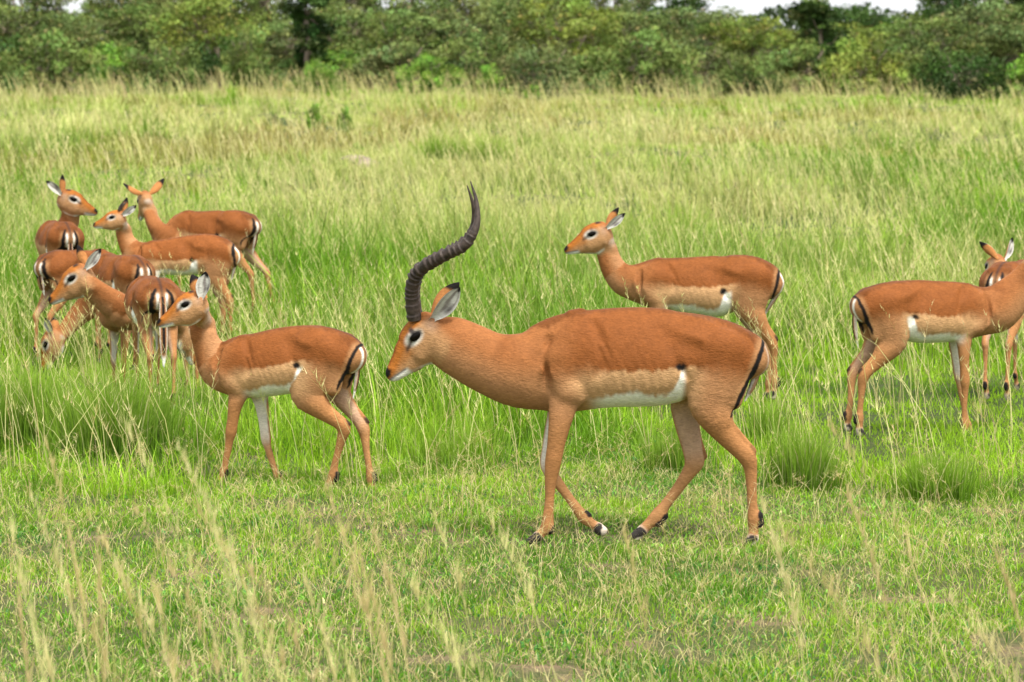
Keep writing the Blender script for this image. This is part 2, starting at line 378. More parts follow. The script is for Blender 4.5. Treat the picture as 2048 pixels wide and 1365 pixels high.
    # legs
    for nm in ('ff', 'fh', 'nf', 'nh'):
        p, r = LEGS[nm]; r = r.copy(); r[6 if nm[1] == 'h' else 5] *= 1.09; r[8:10 if nm[1] == 'h' else 9] *= .90; sd = near if nm[0] == 'n' else -near; hind = nm[1] == 'h'
        fb = np.where(np.arange(len(r)) < 3, .66 if hind else .60, .80)
        legc = Chain(p, r, r * fb, fw, .013 if hind else .020, m=3, kind=nm, caps=(r[0] * .8, .012)); legc.side = sd
        ch.append(legc)
        if hind:                                           # point of the hock and the tendon above it
            i = s.get('hk', {}).get(nm, 5); hp = p[i]; bk = (p[i] - (p[i - 2] + p[i + 2]) / 2); bk = bk / (np.linalg.norm(bk) + 1e-9)
            hk = hp + bk * r[i] * 1.05 + (p[i - 1] - p[i]) * .25
            mid = p[i - 3] + bk * r[i - 3] * .55
            ch.append(Chain([mid, (mid + hk) / 2 + bk * .001 * scale, hk], [.011 * scale, .009 * scale, .013 * scale], [.010 * scale, .008 * scale, .011 * scale], fw, .007, kind=nm)); ch[-1].side = sd; ch[-1].tend = True
        else:
            pass
        # dew claws / fetlock tuft, and two toes
        j = len(p) - 4; dn = (p[j + 1] - p[j]); back = -fw - dn * (-fw @ dn) / (dn @ dn); back /= np.linalg.norm(back)
        ch.append(Chain([p[j] + back * r[j] * .6 + (p[j - 1] - p[j]) * .3, p[j] + back * r[j] * .75 + dn * (.5 if hind else .2)], [r[j] * (.85 if hind else .6)] * 2, [r[j] * .6] * 2, fw, .008, kind='tuft'))
        # hoof
        tip = p[-1]; pa = p[-3]
        ch.append(Chain([p[-2], tip + fw * .018 * scale - up * .0], [.018 * scale, .012 * scale], [.019 * scale, .016 * scale], up, .006, kind='hoof'))
    # neck and head
    L = s['L']
    if 'eye' in s:                                          # head seen in profile: solve its axis from eye and nose
        Yh = s.get('Yh', Y); n = P(*s['nose'], Yh); e = P(*s['eye'], Yh)
        v = n - e; vl = np.linalg.norm(v); L = vl / math.hypot(.70, .09); ang = math.atan2(.09, .70)
        dirx = 1 if v[0] > 0 else -1
        th = math.atan2(v[2], abs(v[0])) + ang * 1
        ax = np.array([dirx * math.cos(th), 0, math.sin(th)]); hup = np.array([-dirx * math.sin(th), 0, math.cos(th)])
        yaw = R(s.get('yaw', 0)); O = n - ax * L - hup * .05 * L
    else:
        yw, pt, rl = [R(v) for v in s['hdir']]              # yaw (0 = away, 90 = left), pitch, roll
        ax = np.array([-math.sin(yw) * math.cos(pt), math.cos(yw) * math.cos(pt), math.sin(pt)])
        hl = np.array([-math.cos(yw), -math.sin(yw), 0]); hup = np.cross(hl, ax) * -1
        if hup[2] < 0: hup = -hup
        if rl: hup = hup * math.cos(rl) + np.cross(ax, hup) * math.sin(rl)
        O = P(*s['head'], s.get('Yh', Y)) - ax * L * .45
    hch, ax, hup, hlat = head_chain(O, ax, hup, L, s.get('horns') is not None, s.get('muz', 1.))
    HW = lambda a_, b_, c_: O + ax * a_ * L + hup * b_ * L + hlat * c_ * L
    # neck: list of (px, py, half, [depth offset]) from head to chest
    npts, nr_ = [], []
    npts.append(HW(.07, .03, 0)); nr_.append(.19 * L)
    for q in s['neck']:
        d = (float(dep(q[0])) if 'torso' in s else Y) + (q[3] if len(q) > 3 else 0)
        npts.append(P(q[0], q[1], d)); nr_.append(q[2] / FPX * d)
    npts.append(cen[-1] - fw * .03 * scale); nr_.append(a[-1] * .93)
    nr_ = np.array(nr_); npts = np.array(npts)
    nb = nr_ * np.linspace(.74, .80, len(nr_)); nb[-1] = wd[-1]
    nup = s.get('nup', None)
    neckc = Chain(npts, nr_, nb, np.array(nup if nup is not None else (fw * .75 + up)), .035, m=4, kind='neck', caps=(.03, .03))
    ch.insert(1, neckc); ch += hch
    Rm = np.stack([fw, lat, up])
    V, q = polygonise(ch, s.get('vox', .0065), Rm)
    nrm = vnormals(V, q)
    # ---------------- colours
    best = np.full(len(V), 9.); which = np.zeros(len(V), int); TT, HH, LL = [np.zeros(len(V)) for _ in range(3)]
    torso_d = None
    for i, c in enumerate(ch):
        if c.k < 0: continue
        d, t, h, l = c.ev(V, True)
        if i == 0: tH = h.copy()
        m = d < best; best = np.where(m, d, best); which = np.where(m, i, which)
        TT = np.where(m, t, TT); HH = np.where(m, h, HH); LL = np.where(m, l, LL)
    kind = np.array([c.kind for c in ch])[which]
    loc = (V - hip) / scale; X = loc @ fw; Yl = loc @ lat; ob = np.argsort((cen - hip) @ fw)
    zt = np.interp((V - hip) @ fw, ((top - hip) @ fw)[ob], top[ob, 2]); zb = np.interp((V - hip) @ fw, ((bot - hip) @ fw)[ob], bot[ob, 2])
    zb2 = np.interp(X, [-.2, .04, .12], [.0, .0, 0]); rel = (V[:, 2] - zb) / (zt - zb)
    zref = np.interp((V - hip) @ fw, [-.05 * scale, .16 * scale], [1, 0]); zbm = np.interp(.16 * scale, ((bot - hip) @ fw)[ob], bot[ob, 2])
    rel = (V[:, 2] - (zb * (1 - zref) + zbm * zref)) / (zt - (zb * (1 - zref) + zbm * zref))
    wob = (fbm(V[:, 0] * 14, V[:, 2] * 14, 1) - .5) * .05 + (fbm(V[:, 0] * 90, V[:, 2] * 40, 2) - .5) * .07
    r2 = rel + wob
    cut = s.get('saddle', .43)
    # trunk
    edge = .022 + .16 * sm(-X, -.06, .06) + .12 * sm(X, .30, .42)
    sad = sm(r2, cut - edge, cut + edge)
    low = mix(np.broadcast_to(TAN, V.shape), MID, sm(-X, -.07, .02)); low = mix(low, MID, sm(X, .37, .47))
    hi = mix(np.broadcast_to(SAD, V.shape), NCK * .95, sm(X, .40, .55))
    hi = mix(hi, SAD * .62, sm(r2, .95, .995) * .8)
    low = mix(low, TAN * 1.08, np.exp(-((X - .42) / .055) ** 2 - ((r2 - .33) / .12) ** 2) * .75)  # tan upper arm, with muscle shading put into the coat colour
    c = mix(low, hi, sad)
    thr = s.get('bel', .15) + .28 * sm(-X, -.116, -.068) ** 1.2 + .02 * np.sin(X * 30)
    thr = np.minimum(thr, .375)
    white = (1 - sm(r2, thr - .035, thr + .035)) * (1 - sm(X, .33, .41)) * sm(X, s.get('wx', .035), s.get('wx', .035) + .025) * ~np.isin(kind, ['nh', 'fh'])
    ctr = c.copy(); ctr = mix(ctr, WHT, white)
    spot = np.exp(-(((X - .088) / .017) ** 2 + ((r2 - .405) / .040) ** 2) ** 1.5)
    ctr = mix(ctr, BLK, np.clip(spot * 1.6, 0, 1))
    # buttocks
    rear = sm(-(nrm @ fw), .05, .45) * sm(-X, .04, .10)
    ay = np.abs(Yl); zrel = (hip[2] - V[:, 2]) / scale         # drop below hip
    hq = np.isin(kind, ['torso', 'nh', 'fh']) & (X < .12) & (zrel > .0) & (zrel < .45)
    gap = np.full(len(V), 9.)
    for sg in (-1, 1):
        ms = hq & (Yl * sg > 0); zb_ = np.clip((zrel * 60).astype(int), 0, 29); mn = np.full(30, np.nan)
        for bi in range(30):
            mm = ms & (zb_ == bi)
            if mm.sum() > 3: mn[bi] = np.percentile(X[mm], 1)
        ok = ~np.isnan(mn); zz_ = (np.arange(30)[ok] + .5) / 60; mz = mn[ok]; li = (zz_ > .05) & (zz_ < s.get('sz', .165) + s.get('sh', .11))
        pf = np.polyfit(zz_[li], mz[li], 1); lw = .85 if 'torso' in s else 0; xr = lw * (pf[0] * zrel + pf[1]) + (1 - lw) * np.interp(zrel, zz_, mz); gap = np.where(Yl * sg > 0, X - xr, gap)
    gap = gap + (fbm(V[:, 2] * 50, V[:, 1] * 50, 4) - .5) * .008
    zc = (zrel - s.get('sz', .165)) / s.get('sh', .110)
    swd = .0092 * np.sqrt(np.clip(1 - zc ** 2, 0, 1)) + .0005; sc0 = .021 + .006 * zc
    butt = mix(mix(c, CHK, .6), WHT, (1 - sm(gap, .006, .014)) * sm(ay, .017, .023) * (1 - sm(ay, .030, .042)) * sm(zrel, .07, .10) * s.get('rumpw', .85))
    ctr = mix(ctr, butt, (1 - sm(gap, .030, .055)) * sm(-X, -.02, .06) * sm(zrel, .05, .10) * (1 - sm(zrel, .32, .42)))
    dors = np.exp(-(ay / .009) ** 2) * sm(-X, -.06, .05) * sm(nrm[:, 2], -.2, .3) * .75
    ctr = mix(ctr, BLK * 2, dors)
    stripe = (1 - sm(np.abs(gap - sc0) / np.maximum(swd, 1e-4), .75, 1.15)) * (np.abs(zc) < 1) * (X < .09)
    col = ctr
    isleg = np.isin(kind, ['nf', 'ff', 'nh', 'fh'])
    front = np.isin(kind, ['nf', 'ff']); hindm = np.isin(kind, ['nh', 'fh'])
    side = np.array([getattr(c_, 'side', 0) for c_ in ch])[which]
    inner = sm(-(nrm @ lat) * side, .25, .75)
    nT = np.array([c_.n - 1 if not getattr(c_, 'tend', False) else 99 for c_ in ch])[which]; tn = TT / nT
    lg = mix(np.broadcast_to(MID, V.shape), LEG, sm(tn, .12, .3)); 
    lg = mix(lg, mix(LEG, CHK, .3), sm(tn, .40, .65) * .6)
    lg = mix(lg, WHT * .88, inner * (1 - sm(tn, .35, .55)) * np.where(hindm, .2, .8) * sm(tn, .10, .16)); lg = mix(lg, CHK * 1.1, inner * sm(tn, .3, .5) * .35)
    lg = mix(lg, WHT * .8, sm(tn, .87, .93) * .6)
    lowleg = sm(tn, .10, .22)
    lg2 = mix(ctr, lg, lowleg)
    col = np.where(isleg[:, None], lg2, col)
    tend = np.array([getattr(c_, 'tend', False) for c_ in ch])[which]
    tcol = mix(np.broadcast_to(LEG, V.shape), BLK, sm(TT, 1.55, 1.8) * s.get('hockblack', .9))
    col = np.where(tend[:, None], tcol, col)
    tf = kind == 'tuft'; col = np.where(tf[:, None], BLK * 1.4, col)
    hf = kind == 'hoof'; col = np.where(hf[:, None], np.array([.035, .03, .028]), col)
    col = mix(col, BLK, np.where(tf | hf | (kind == 'head') | (kind == 'neck'), 0, stripe))
    # neck
    nk = kind == 'neck'; tt = TT / (neckc.n - 1)
    nc = mix(np.broadcast_to(NCK, V.shape), MID * 1.03, 1 - sm(HH, -.6, .5)); nc = mix(nc, SAD * .85, np.exp(-((tt - .72) / .12) ** 2) * sm(HH, .1, .8) * .7); nc = mix(nc, hi * 1.0, sm(tt, .6, .95) * sm(HH, -.2, .7))
    nc = mix(nc, CHK, (1 - sm(tt, .05, .5)) * (1 - sm(HH, -.5, .4)) * .6 * s.get('throat', 1.))
    nc = mix(nc, WHT * .8, .5 * s.get('throat', 1.) * (1 - sm(tt, .06, .22)) * (1 - sm(HH, -.85, -.55)))
    nc = mix(nc, ctr, sm(tt, .86, .98))
    col = np.where(nk[:, None], nc, col)
    # head
    hv = V - O; hs_, hh_, hl_ = hv @ ax / L, hv @ hup / L, hv @ hlat / L; al = np.abs(hl_)
    tp = np.interp(hs_, HEADT[:, 0], HEADT[:, 1]); bt = np.interp(hs_, HEADT[:, 0], HEADT[:, 2])
    hwob = (fbm(hs_ * 40, hh_ * 40, 3) - .5) * .03
    hc = np.broadcast_to(CHK, V.shape)
    hc = mix(hc, mix(ORG, CHK, .35), sm(hh_ + hwob, -.10, .02) * sm(hs_, .42, .55))
    hc = mix(hc, ORG, sm(hh_ - tp + hwob, -.17, -.09) ); hc = mix(hc, ORG * [.55, .45, .5], sm(hh_ - tp, -.05, -.01) * (1 - sm(al, .04, .07)) * sm(hs_, .2, .3) * (1 - sm(hs_, .85, .9)) * .8)
    hc = mix(hc, np.array([.33, .29, .25]), np.exp(-((hs_ + .02) / .12) ** 2 - ((hh_ - .10) / .11) ** 2) * .5)          # grey below the ear
    hc = mix(hc, WHT * .85, np.exp(-(((hs_ - .335) / .158) ** 2 + ((hh_ - .130) / .100) ** 2) ** 3) * (al > .08) * .97)       # ring round the eye
    hc = mix(hc, BLK * 3, np.exp(-(((hs_ - .29) / .045) ** 2 + ((hh_ - .225) / .055) ** 2) ** 2) * s.get('browk', .5))
    hc = mix(hc, BLK * 2, np.exp(-(((hs_ - .30) / .118) ** 2 + ((hh_ - .135) / .068) ** 2) ** 4) * (al > .08))
    dk = np.abs((hh_ - .105) + .35 * (hs_ - .44)); hc = mix(hc, np.array([.05, .03, .02]), np.exp(-(dk / .032) ** 2) * sm(hs_, .37, .41) * (1 - sm(hs_, .52, .60)) * .95)
    hc = mix(hc, WHT * .9, (1 - sm(hh_ - bt, .005, .045)) * sm(hs_, .08, .3) * (1 - .8 * sm(hs_, .5, .6) * (1 - sm(hs_, .74, .80))) * np.where(nk, 0, 1))                                       # jaw line
    hc = mix(hc, WHT * .95, sm(hs_, .68, .76) * (1 - sm(hh_ - (-.118 + (hs_ - .73) * .167), -.004, .026)))                            # lips, chin
    ml = np.abs(hh_ - (-.118 + (hs_ - .73) * .167)); hc = mix(hc, BLK * 2, np.exp(-(ml / .015) ** 2) * sm(hs_, .72, .75) * .95)
    hc = mix(hc, BLK, sm(hs_ + .35 * (hh_ - .03), .925, .945) * sm(hh_, -.035, -.015))                                        # nose pad
    hc = mix(hc, BLK, np.exp(-(((hs_ - .94) / .035) ** 2 + ((hh_ - .03) / .025) ** 2) ** 2))
    if s.get('horns') is None: hc = mix(hc, BLK * 1.5, np.exp(-(((hs_ - .09) / .07) ** 2) ** 2) * sm(hh_ - tp, -.07, -.035) * (1 - sm(al, .09, .13)))
    hc = mix(hc, nc, 1 - sm(hs_, -.13, .14) * np.where(nk, sm(hh_ - bt, -.12, -.04), 1))
    ish = (kind == 'head') | (nk & (hs_ > -.13) & (hs_ < .35) & (hh_ - bt > -.12))
    col = np.where(ish[:, None], hc, col)
    # soften the colour field along the surface a little
    for it in range(1):
        sv = np.zeros_like(col); ct = np.zeros(len(V))
        for i in range(4): np.add.at(sv, q[:, i], col[q[:, (i + 1) % 4]]); np.add.at(ct, q[:, i], 1)
        col = col * .6 + .4 * sv / np.maximum(ct, 1)[:, None]
    col = col * s.get('tint', 1.0)
    base = np.array([hip[0] + fw[0] * .25 * scale, hip[1] + fw[1] * .25 * scale, 0.])
    root = thing(s.get('name', 'impala'), base, s['label'], s.get('cat', 'impala'), s.get('group'))
    mesh_obj('body', V, q, M_FUR, root, col)
    # eyes
    for sd in (-1, 1):
        c0 = HW(.30, .135, .172 * sd); u_, v_ = np.meshgrid(np.linspace(0, 2 * math.pi, 21)[:-1], np.linspace(0, math.pi, 12), indexing='ij')
        d0 = ax * L * .082 if not s.get('squint') else ax * L * .08
        E = c0 + (np.cos(u_) * np.sin(v_))[..., None] * ax * .098 * L + (np.sin(u_) * np.sin(v_))[..., None] * (hup * .064) * L + np.cos(v_)[..., None] * hlat * .042 * L
        nu, nv = 20, 12; ii, jj = np.meshgrid(np.arange(nu), np.arange(nv - 1), indexing='ij')
        qq = np.stack([ii * nv + jj, ((ii + 1) % nu) * nv + jj, ((ii + 1) % nu) * nv + jj + 1, ii * nv + jj + 1], -1).reshape(-1, 4)
        mesh_obj('eye', E.reshape(-1, 3), qq, M_EYE, root)
    # ears: (side, direction in head frame (ax, up, lat), facing, length, width)
    for k, (sd, dv, fv) in enumerate(s['ears']):
        b0 = HW(-.09, .15, .135 * sd); dv = np.array(dv, float); fv = np.array(fv, float)
        el = s.get('earlen', .56) * L
        dirw = ax * dv[0] + hup * dv[1] + hlat * dv[2] * sd; dirw /= np.linalg.norm(dirw); fw_ = ax * fv[0] + hup * fv[1] + hlat * fv[2] * sd
        EV, EQ, EC = ear_mesh(b0 - dirw * .02, b0 + dirw * el, fw_, s.get('earw', .135) * L, seed=k, s_tip=s.get('blacktip', .80))
        mesh_obj('ear', EV, EQ, M_EAR, root, EC)
    # tail
    tb = top[0] + (bot[0] - top[0]) * .10 - fw * s.get('tailoff', .012) * scale
    tl = s.get('tail', [(0, 0), (-.004, -.05), (.0, -.11), (.012, -.17), (.03, -.23)])
    tp_ = np.array([tb + (fw * x + up * z) * scale + (lat * s.get('tailside', 0) * abs(z) * scale) for x, z in tl])
    tr = np.array([.017, .019, .022, .020, .008]) * scale
    tc = [Chain(tp_, tr * .55, tr * s.get('tailw', 1.0), fw, .01, m=4, caps=(.01, .02))]
    TV, TQ = polygonise(tc, .005, Rm); d, t, h, l = tc[0].ev(TV, True); t = t / 4
    tcol = mix(np.broadcast_to(mix(SAD, MID, .5), TV.shape), mix(MID, WHT, s.get('tailwhite', .55)), sm(np.abs(l), .55, .85) * sm(t, .1, .35)); tcol = mix(tcol, WHT, sm(h, .0, .4) * sm(np.abs(l), .3, .6)); tcol = mix(tcol, WHT, sm(t, .86, .95))
    tcol = mix(tcol, BLK, (1 - sm(np.abs(l), .25, .45)) * sm(t, .02, .12) * (1 - sm(t, .82, .9)) * sm(-h, -.2, .1))
    mesh_obj('tail', TV, TQ, M_FUR, root, tcol)
    if s.get('horns'):
        for sgn, hp in zip((-1, 1), s['horns']):
            pts = [P(x, y, s.get('Yh', Y) + dz * sgn) for x, y, r, dz in hp['p']]; rad = [r / FPX * Y for x, y, r, dz in hp['p']]
            HV, HQ = horn_mesh(pts, rad, hp['rings'], hp['sm']); mesh_obj('horn', HV, HQ, M_HORN, root)
    return root
# ------------------------------------------------------------------ the herd
def dist(y): return FPX * CAMH / (y - HOR)
GROUP = 'impala ewes of the herd standing in the grass'
ram = dict(hip=4, wx=.062, sz=.195, sh=.145, Y=14.0, vox=.0048, label='big reddish ram with tall ringed lyre horns walking across the short grass', cat='antelope',
    torso=[(1509,690,735,.045),(1497,668,758,.085),(1478,657,762,.115),(1450,643,765,.13),(1410,631,770,.14),(1370,624,786,.148),(1330,618,808,.158),(1285,615,813,.165),
           (1235,616,814,.162),(1190,620,817,.148),(1155,624,822,.125),(1122,633,826,.105),(1096,648,829,.09)],
    nf=[(1125,715,38),(1135,775,34),(1126,812,29),(1119,850,22.5),(1112,890,18),(1107,920,15.5),(1104,942,15),(1101,965,12),(1099,1000,10.5),(1096,1035,11.5),(1094,1054,13),(1084,1066,9.5),(1076,1074,11),(1069,1083,9)],
    ff=[(1120,720,36),(1128,780,33),(1122,822,27),(1108,865,20),(1099,900,16),(1096,926,15),(1101,946,14),(1116,966,11),(1138,996,10.5),(1157,1022,11),(1168,1036,12),(1184,1048,9.5),(1196,1056,11),(1208,1064,10)],
    nh=[(1442,700,55),(1430,765,54),(1422,805,47),(1433,838,34),(1447,864,24),(1471,892,18.5),(1494,914,17),(1501,938,13.5),(1503,975,12),(1505,1012,11.5),(1508,1038,13.5),(1507,1060,10),(1506,1076,12),(1504,1089,10)],
    fh=[(1425,700,50),(1395,765,46),(1376,808,36),(1374,845,26),(1382,885,21.5),(1386,905,20),(1389,925,18),(1378,945,14.5),(1355,978,12.5),(1331,1010,12),(1316,1030,14),(1298,1048,11),(1284,1062,11),(1270,1078,10)],
    hk=dict(nh=6, fh=6), hockblack=.35,
    L=.25, eye=(831,670), nose=(771,746), neck=[(898,684,53),(938,706,60),(985,729,64),(1040,742,75)],
    ears=[(-1, (-1,.10,.30), (.25,-.25,1)), (1, (-1,.12,.15), (.4,0,1))], earlen=.60, earw=.145,
    horns=[dict(p=[(829,640,14.5,.030),(824,600,14,.045),(825,570,13.5,.065),(837,543,13,.09),(864,524,12.5,.13),(897,507,12,.16),(929,491,11,.175),(948,464,8.5,.175),(955,436,6,.165),(952,400,4,.15),(941,363,1.0,.14)], rings=19, sm=.70),
           dict(p=[(832,636,14.5,.030),(827,598,14,.045),(829,568,13.5,.065),(840,541,13,.09),(867,523,12.5,.13),(899,504,12,.16),(926,487,11,.175),(944,462,8.5,.175),(949,438,6,.165),(946,408,4,.15),(934,371,1.0,.14)], rings=19, sm=.70)],
    tail=[(0,0),(.0,-.045),(.004,-.09),(.02,-.135),(.04,-.175)], tailw=.8, saddle=.40, bel=.150, folds=1, blacktip=.87, rumpw=.2, tailwhite=.1, muz=1.14, throat=.25, browk=.95)
young = dict(hip=4, sz=.185, sh=.13, tint=1.06, Y=15.84, slope=-.36, vox=.0052, label='young hornless impala facing the ram, clear side view with upright rounded ear', cat='antelope', group=GROUP,
    torso=[(708,690,716,.045),(700,677,745,.08),(688,667,750,.10),(668,659,752,.11),(645,652,757,.112),(616,650,772,.118),(584,653,786,.125),(550,659,791,.125),(515,667,795,.118),(488,671,796,.10),(466,679,792,.088),(450,688,780,.075)],
    nf=[(478,722,30),(482,760,26),(476,790,20),(470,812,15),(466,838,12),(462,864,11),(459,880,9),(455,905,7.5),(450,930,7.5),(447,945,8.5),(444,956,7),(441,964,8),(438,972,7)],
    ff=[(498,725,28),(512,770,24),(520,795,18),(524,815,14),(528,845,11),(532,878,10),(535,894,8),(543,920,7),(550,940,7),(554,950,8),(557,958,6.5),(559,965,7.5),(562,971,6.5)],
    nh=[(648,700,40),(628,748,42),(616,785,38),(633,808,27),(652,826,19),(675,843,14.5),(688,857,13),(684,876,10.5),(676,904,8.5),(669,932,8.5),(666,950,10),(661,963,8),(658,972,9),(654,981,8)],
    fh=[(672,700,36),(672,740,34),(670,775,28),(686,798,21),(702,820,15.5),(716,840,12.5),(726,856,12.5),(730,875,10),(733,903,8),(738,935,8),(741,955,9.5),(742,969,7.5),(743,977,8.5),(742,986,7.5)],
    hk=dict(nh=6, fh=6), L=.215, eye=(372.5,607), nose=(315,642), neck=[(404,640,26),(408,672,27),(420,704,32),(437,735,42)],
    ears=[(-1, (-.52,.85,.12), (.45,0,1)), (1, (.12,.95,.35), (.2,0,1))], earlen=.52, earw=.18, tailside=0, saddle=.46,
    tail=[(0,0),(-.008,-.05),(-.008,-.11),(.0,-.18),(.015,-.25)], tailw=.8, tailwhite=.4)
mid = dict(Y=19.38, slope=-.05, label='ewe behind the ram, side view with head raised and ears laid back', cat='antelope', group=GROUP,
    torso=[(1547,541,575,.05),(1533,528,600,.095),(1508,514,592,.118),(1480,509,600,.122),(1455,511,620,.125),(1432,512,634,.132),(1407,513,631,.138),(1375,515,626,.135),(1345,516,621,.12),(1315,517,618,.103),(1298,521,613,.095),(1280,530,604,.085)],
    nf=[(1318,560,28),(1318,602,21),(1316,625,15),(1314,655,11),(1313,680,8.5),(1312,692,8.5),(1312,706,7),(1311,730,5.5),(1310,755,5.5),(1310,768,7),(1307,780,5.5),(1305,790,6.5),(1303,798,6)],
    ff=[(1322,560,28),(1328,602,20),(1331,625,15),(1333,655,11),(1334,680,8.5),(1335,692,8.5),(1335,706,7),(1335,730,5.5),(1335,755,5.5),(1335,768,7),(1332,780,5.5),(1330,790,6.5),(1328,798,6)],
    nh=[(1508,555,36),(1503,590,33),(1500,615,28),(1514,638,20),(1526,660,14.5),(1538,677,11),(1545,689,10),(1548,705,8),(1548,728,7),(1549,750,7),(1549,763,8.5),(1548,776,6.5),(1547,786,7.5),(1545,796,7)],
    fh=[(1500,555,32),(1490,590,28),(1487,612,23),(1500,640,17),(1514,662,13),(1528,680,10.5),(1536,694,9.5),(1538,710,8),(1539,732,7),(1538,755,7),(1538,768,8.5),(1537,780,6.5),(1536,789,7.5),(1534,798,7)],
    hk=dict(nh=6, fh=6), L=.24, eye=(1184,466.5), nose=(1129,496), neck=[(1213,496,21),(1220,522,23),(1233,546,27),(1255,563,33)],
    ears=[(-1, (-.94,.34,.20), (.35,-.1,1)), (1, (-.80,.60,.20), (.1,.1,1))], earlen=.50, earw=.105, saddle=.50,
    tail=[(0,0),(-.01,-.05),(-.01,-.11),(.025,-.17),(.06,-.23)], tailw=.8, tailwhite=.2)
right = dict(tint=1.03, Y=17.8, slope=.30, label='ewe facing out of the picture with her raised neck cut off by its edge', cat='antelope', group=GROUP,
    torso=[(1717,592,625,.05),(1735,578,648,.095),(1757,569,650,.115),(1782,563,655,.12),(1808,560,672,.122),(1835,560,685,.13),(1865,562,686,.134),(1895,563,684,.128),(1920,565,681,.112),(1943,571,676,.098),(1962,579,668,.085)],
    nf=[(1930,615,30),(1926,655,23),(1928,682,17),(1928,704,12.5),(1929,735,10),(1930,764,9.5),(1930,780,7.5),(1929,808,6),(1928,835,6),(1928,847,7.5),(1930,856,6),(1932,864,7),(1934,871,6)],
    ff=[(1925,610,28),(1916,652,21),(1910,680,15),(1909,695,11),(1913,725,9.5),(1917,752,9),(1919,768,7),(1925,800,6),(1932,835,6),(1936,849,7.5),(1940,860,6),(1944,867,7),(1948,875,6)],
    nh=[(1775,610,42),(1783,650,40),(1784,682,32),(1768,706,22),(1754,724,15.5),(1738,740,12),(1727,754,11),(1724,772,9),(1722,798,7.5),(1720,822,7.5),(1719,838,9),(1719,850,7),(1719,860,8),(1720,869,7)],
    fh=[(1762,605,36),(1762,640,34),(1756,670,26),(1742,694,18),(1730,712,13.5),(1714,732,11),(1705,748,10),(1703,765,8.5),(1702,790,7.5),(1699,818,7.5),(1696,833,9),(1695,843,7),(1695,851,8),(1695,859,7)],
    hk=dict(nh=6, fh=6), L=.24, eye=(2118,455), nose=(2168,483), neck=[(2090,492,24),(2074,528,27),(2048,566,34),(2012,604,44),(1988,620,48)],
    ears=[(1, (-.7,.7,.3), (.35,-.1,1)), (-1, (-.5,.85,.30), (.1,.1,1))], saddle=.46, tail=[(0,0),(-.008,-.05),(-.01,-.12),(-.004,-.19),(.01,-.25)], tailw=.8, tailwhite=.4)
calf = dict(hip=4, tint=1.10, Y=23.1, slope=-.12, label='young ram with two short spike horns, facing sideways behind the crowded ewes', cat='antelope', group=GROUP,
    torso=[(467,498,515,.04),(460,488,535,.07),(448,478,545,.09),(432,471,548,.10),(412,468,549,.105),(388,470,550,.11),(362,474,551,.11),(335,478,550,.10),(312,482,548,.09),(298,486,542,.08),(286,491,532,.07)],
    nf=[(305,515,22),(305,545,16),(304,565,12),(303,590,9),(302,610,7.5),(302,620,7),(301,632,6),(300,650,5),(300,668,5),(300,676,6),(298,682,5),(297,687,6),(295,692,5)],
    ff=[(310,515,22),(315,545,16),(318,565,12),(320,590,9),(322,610,7.5),(323,620,7),(323,632,6),(322,650,5),(322,668,5),(322,676,6),(320,682,5),(319,687,6),(317,692,5)],
    nh=[(440,505,28),(434,530,27),(430,550,22),(438,568,15),(446,582,11),(454,594,9),(459,604,8.5),(460,618,7),(460,638,6),(460,658,6),(459,668,7),(457,676,5.5),(456,683,6.5),(454,690,6)],
    fh=[(438,505,26),(430,530,24),(425,550,20),(430,568,14),(436,582,11),(442,594,9),(446,604,8.5),(446,618,7),(446,638,6),(445,658,6),(444,668,7),(442,676,5.5),(441,683,6.5),(439,690,6)],
    hk=dict(nh=6, fh=6), L=.19, eye=(225.5,434), nose=(186.5,447.5), neck=[(246,456,16),(251,478,17),(262,498,22),(276,512,28)],
    ears=[(-1, (-.91,.40,.25), (.4,-.1,1)), (1, (-.35,.9,.2), (.2,.2,1))], earlen=.58, earw=.13, saddle=.42,
    horns=[dict(p=[(238,421,3.2,.02),(241,413,2.6,.025),(245,407,1.8,.03),(249,400,.6,.035)], rings=3, sm=.4), dict(p=[(240,420,3.2,.02),(244,413,2.6,.025),(249,408,1.8,.03),(254,402,.6,.035)], rings=3, sm=.4)])
lookback = dict(tint=.92, Y=23.6, hip=(128,443), heading=20, scale=.86, label='ewe seen from behind with her head turned sharply sideways above her rump', cat='antelope', group=GROUP,
    Yh=24.0, L=.24, eye=(148,397.5), nose=(194.5,421), neck=[(139,418,18,.42),(140,438,19,.45),(128,465,24,.46),(105,485,28,.47)], nup=(-.6,-.3,1),
    ears=[(1, (-.92,.40,.30), (.4,0,1)), (-1, (-.25,.97,.1), (.5,0,.8))], earlen=.52, earw=.12, tail=[(0,0),(-.015,-.05),(-.02,-.12),(-.015,-.20),(.0,-.27)])
away = dict(tint=.97, Y=24.9, hip=(470,420), heading=62, scale=.92, label='ewe turning her head away so that only the backs of both spread ears show', cat='antelope', group=GROUP,
    Yh=25.25, head=(287,415), hdir=(22,-42,0), L=.23, neck=[(298,420,15,.30),(306,442,18,.25),(320,466,24,.2),(342,485,33,.15)],
    ears=[(-1, (-.25,.45,1), (.9,-.3,.2)), (1, (-.35,.75,.95), (.9,-.3,.2))], earlen=.66, earw=.17, swing=dict(nh=-.03, fh=-.14))
leftrump = dict(Y=21.9, hip=(118,500), heading=-38, scale=.84, label='ewe with dark striped rump nearest the picture edge, her body running away behind her neighbours', cat='antelope', group=GROUP,
    Yh=22.4, head=(300,640), hdir=(-60,-60,0), L=.22, neck=[(285,610,18,.6),(270,580,22,.55),(255,560,27,.45)], ears=[(1, (-.7,.7,.4), (.4,0,1)), (-1, (-.5,.85,.3), (.1,.1,1))], tint=.93)
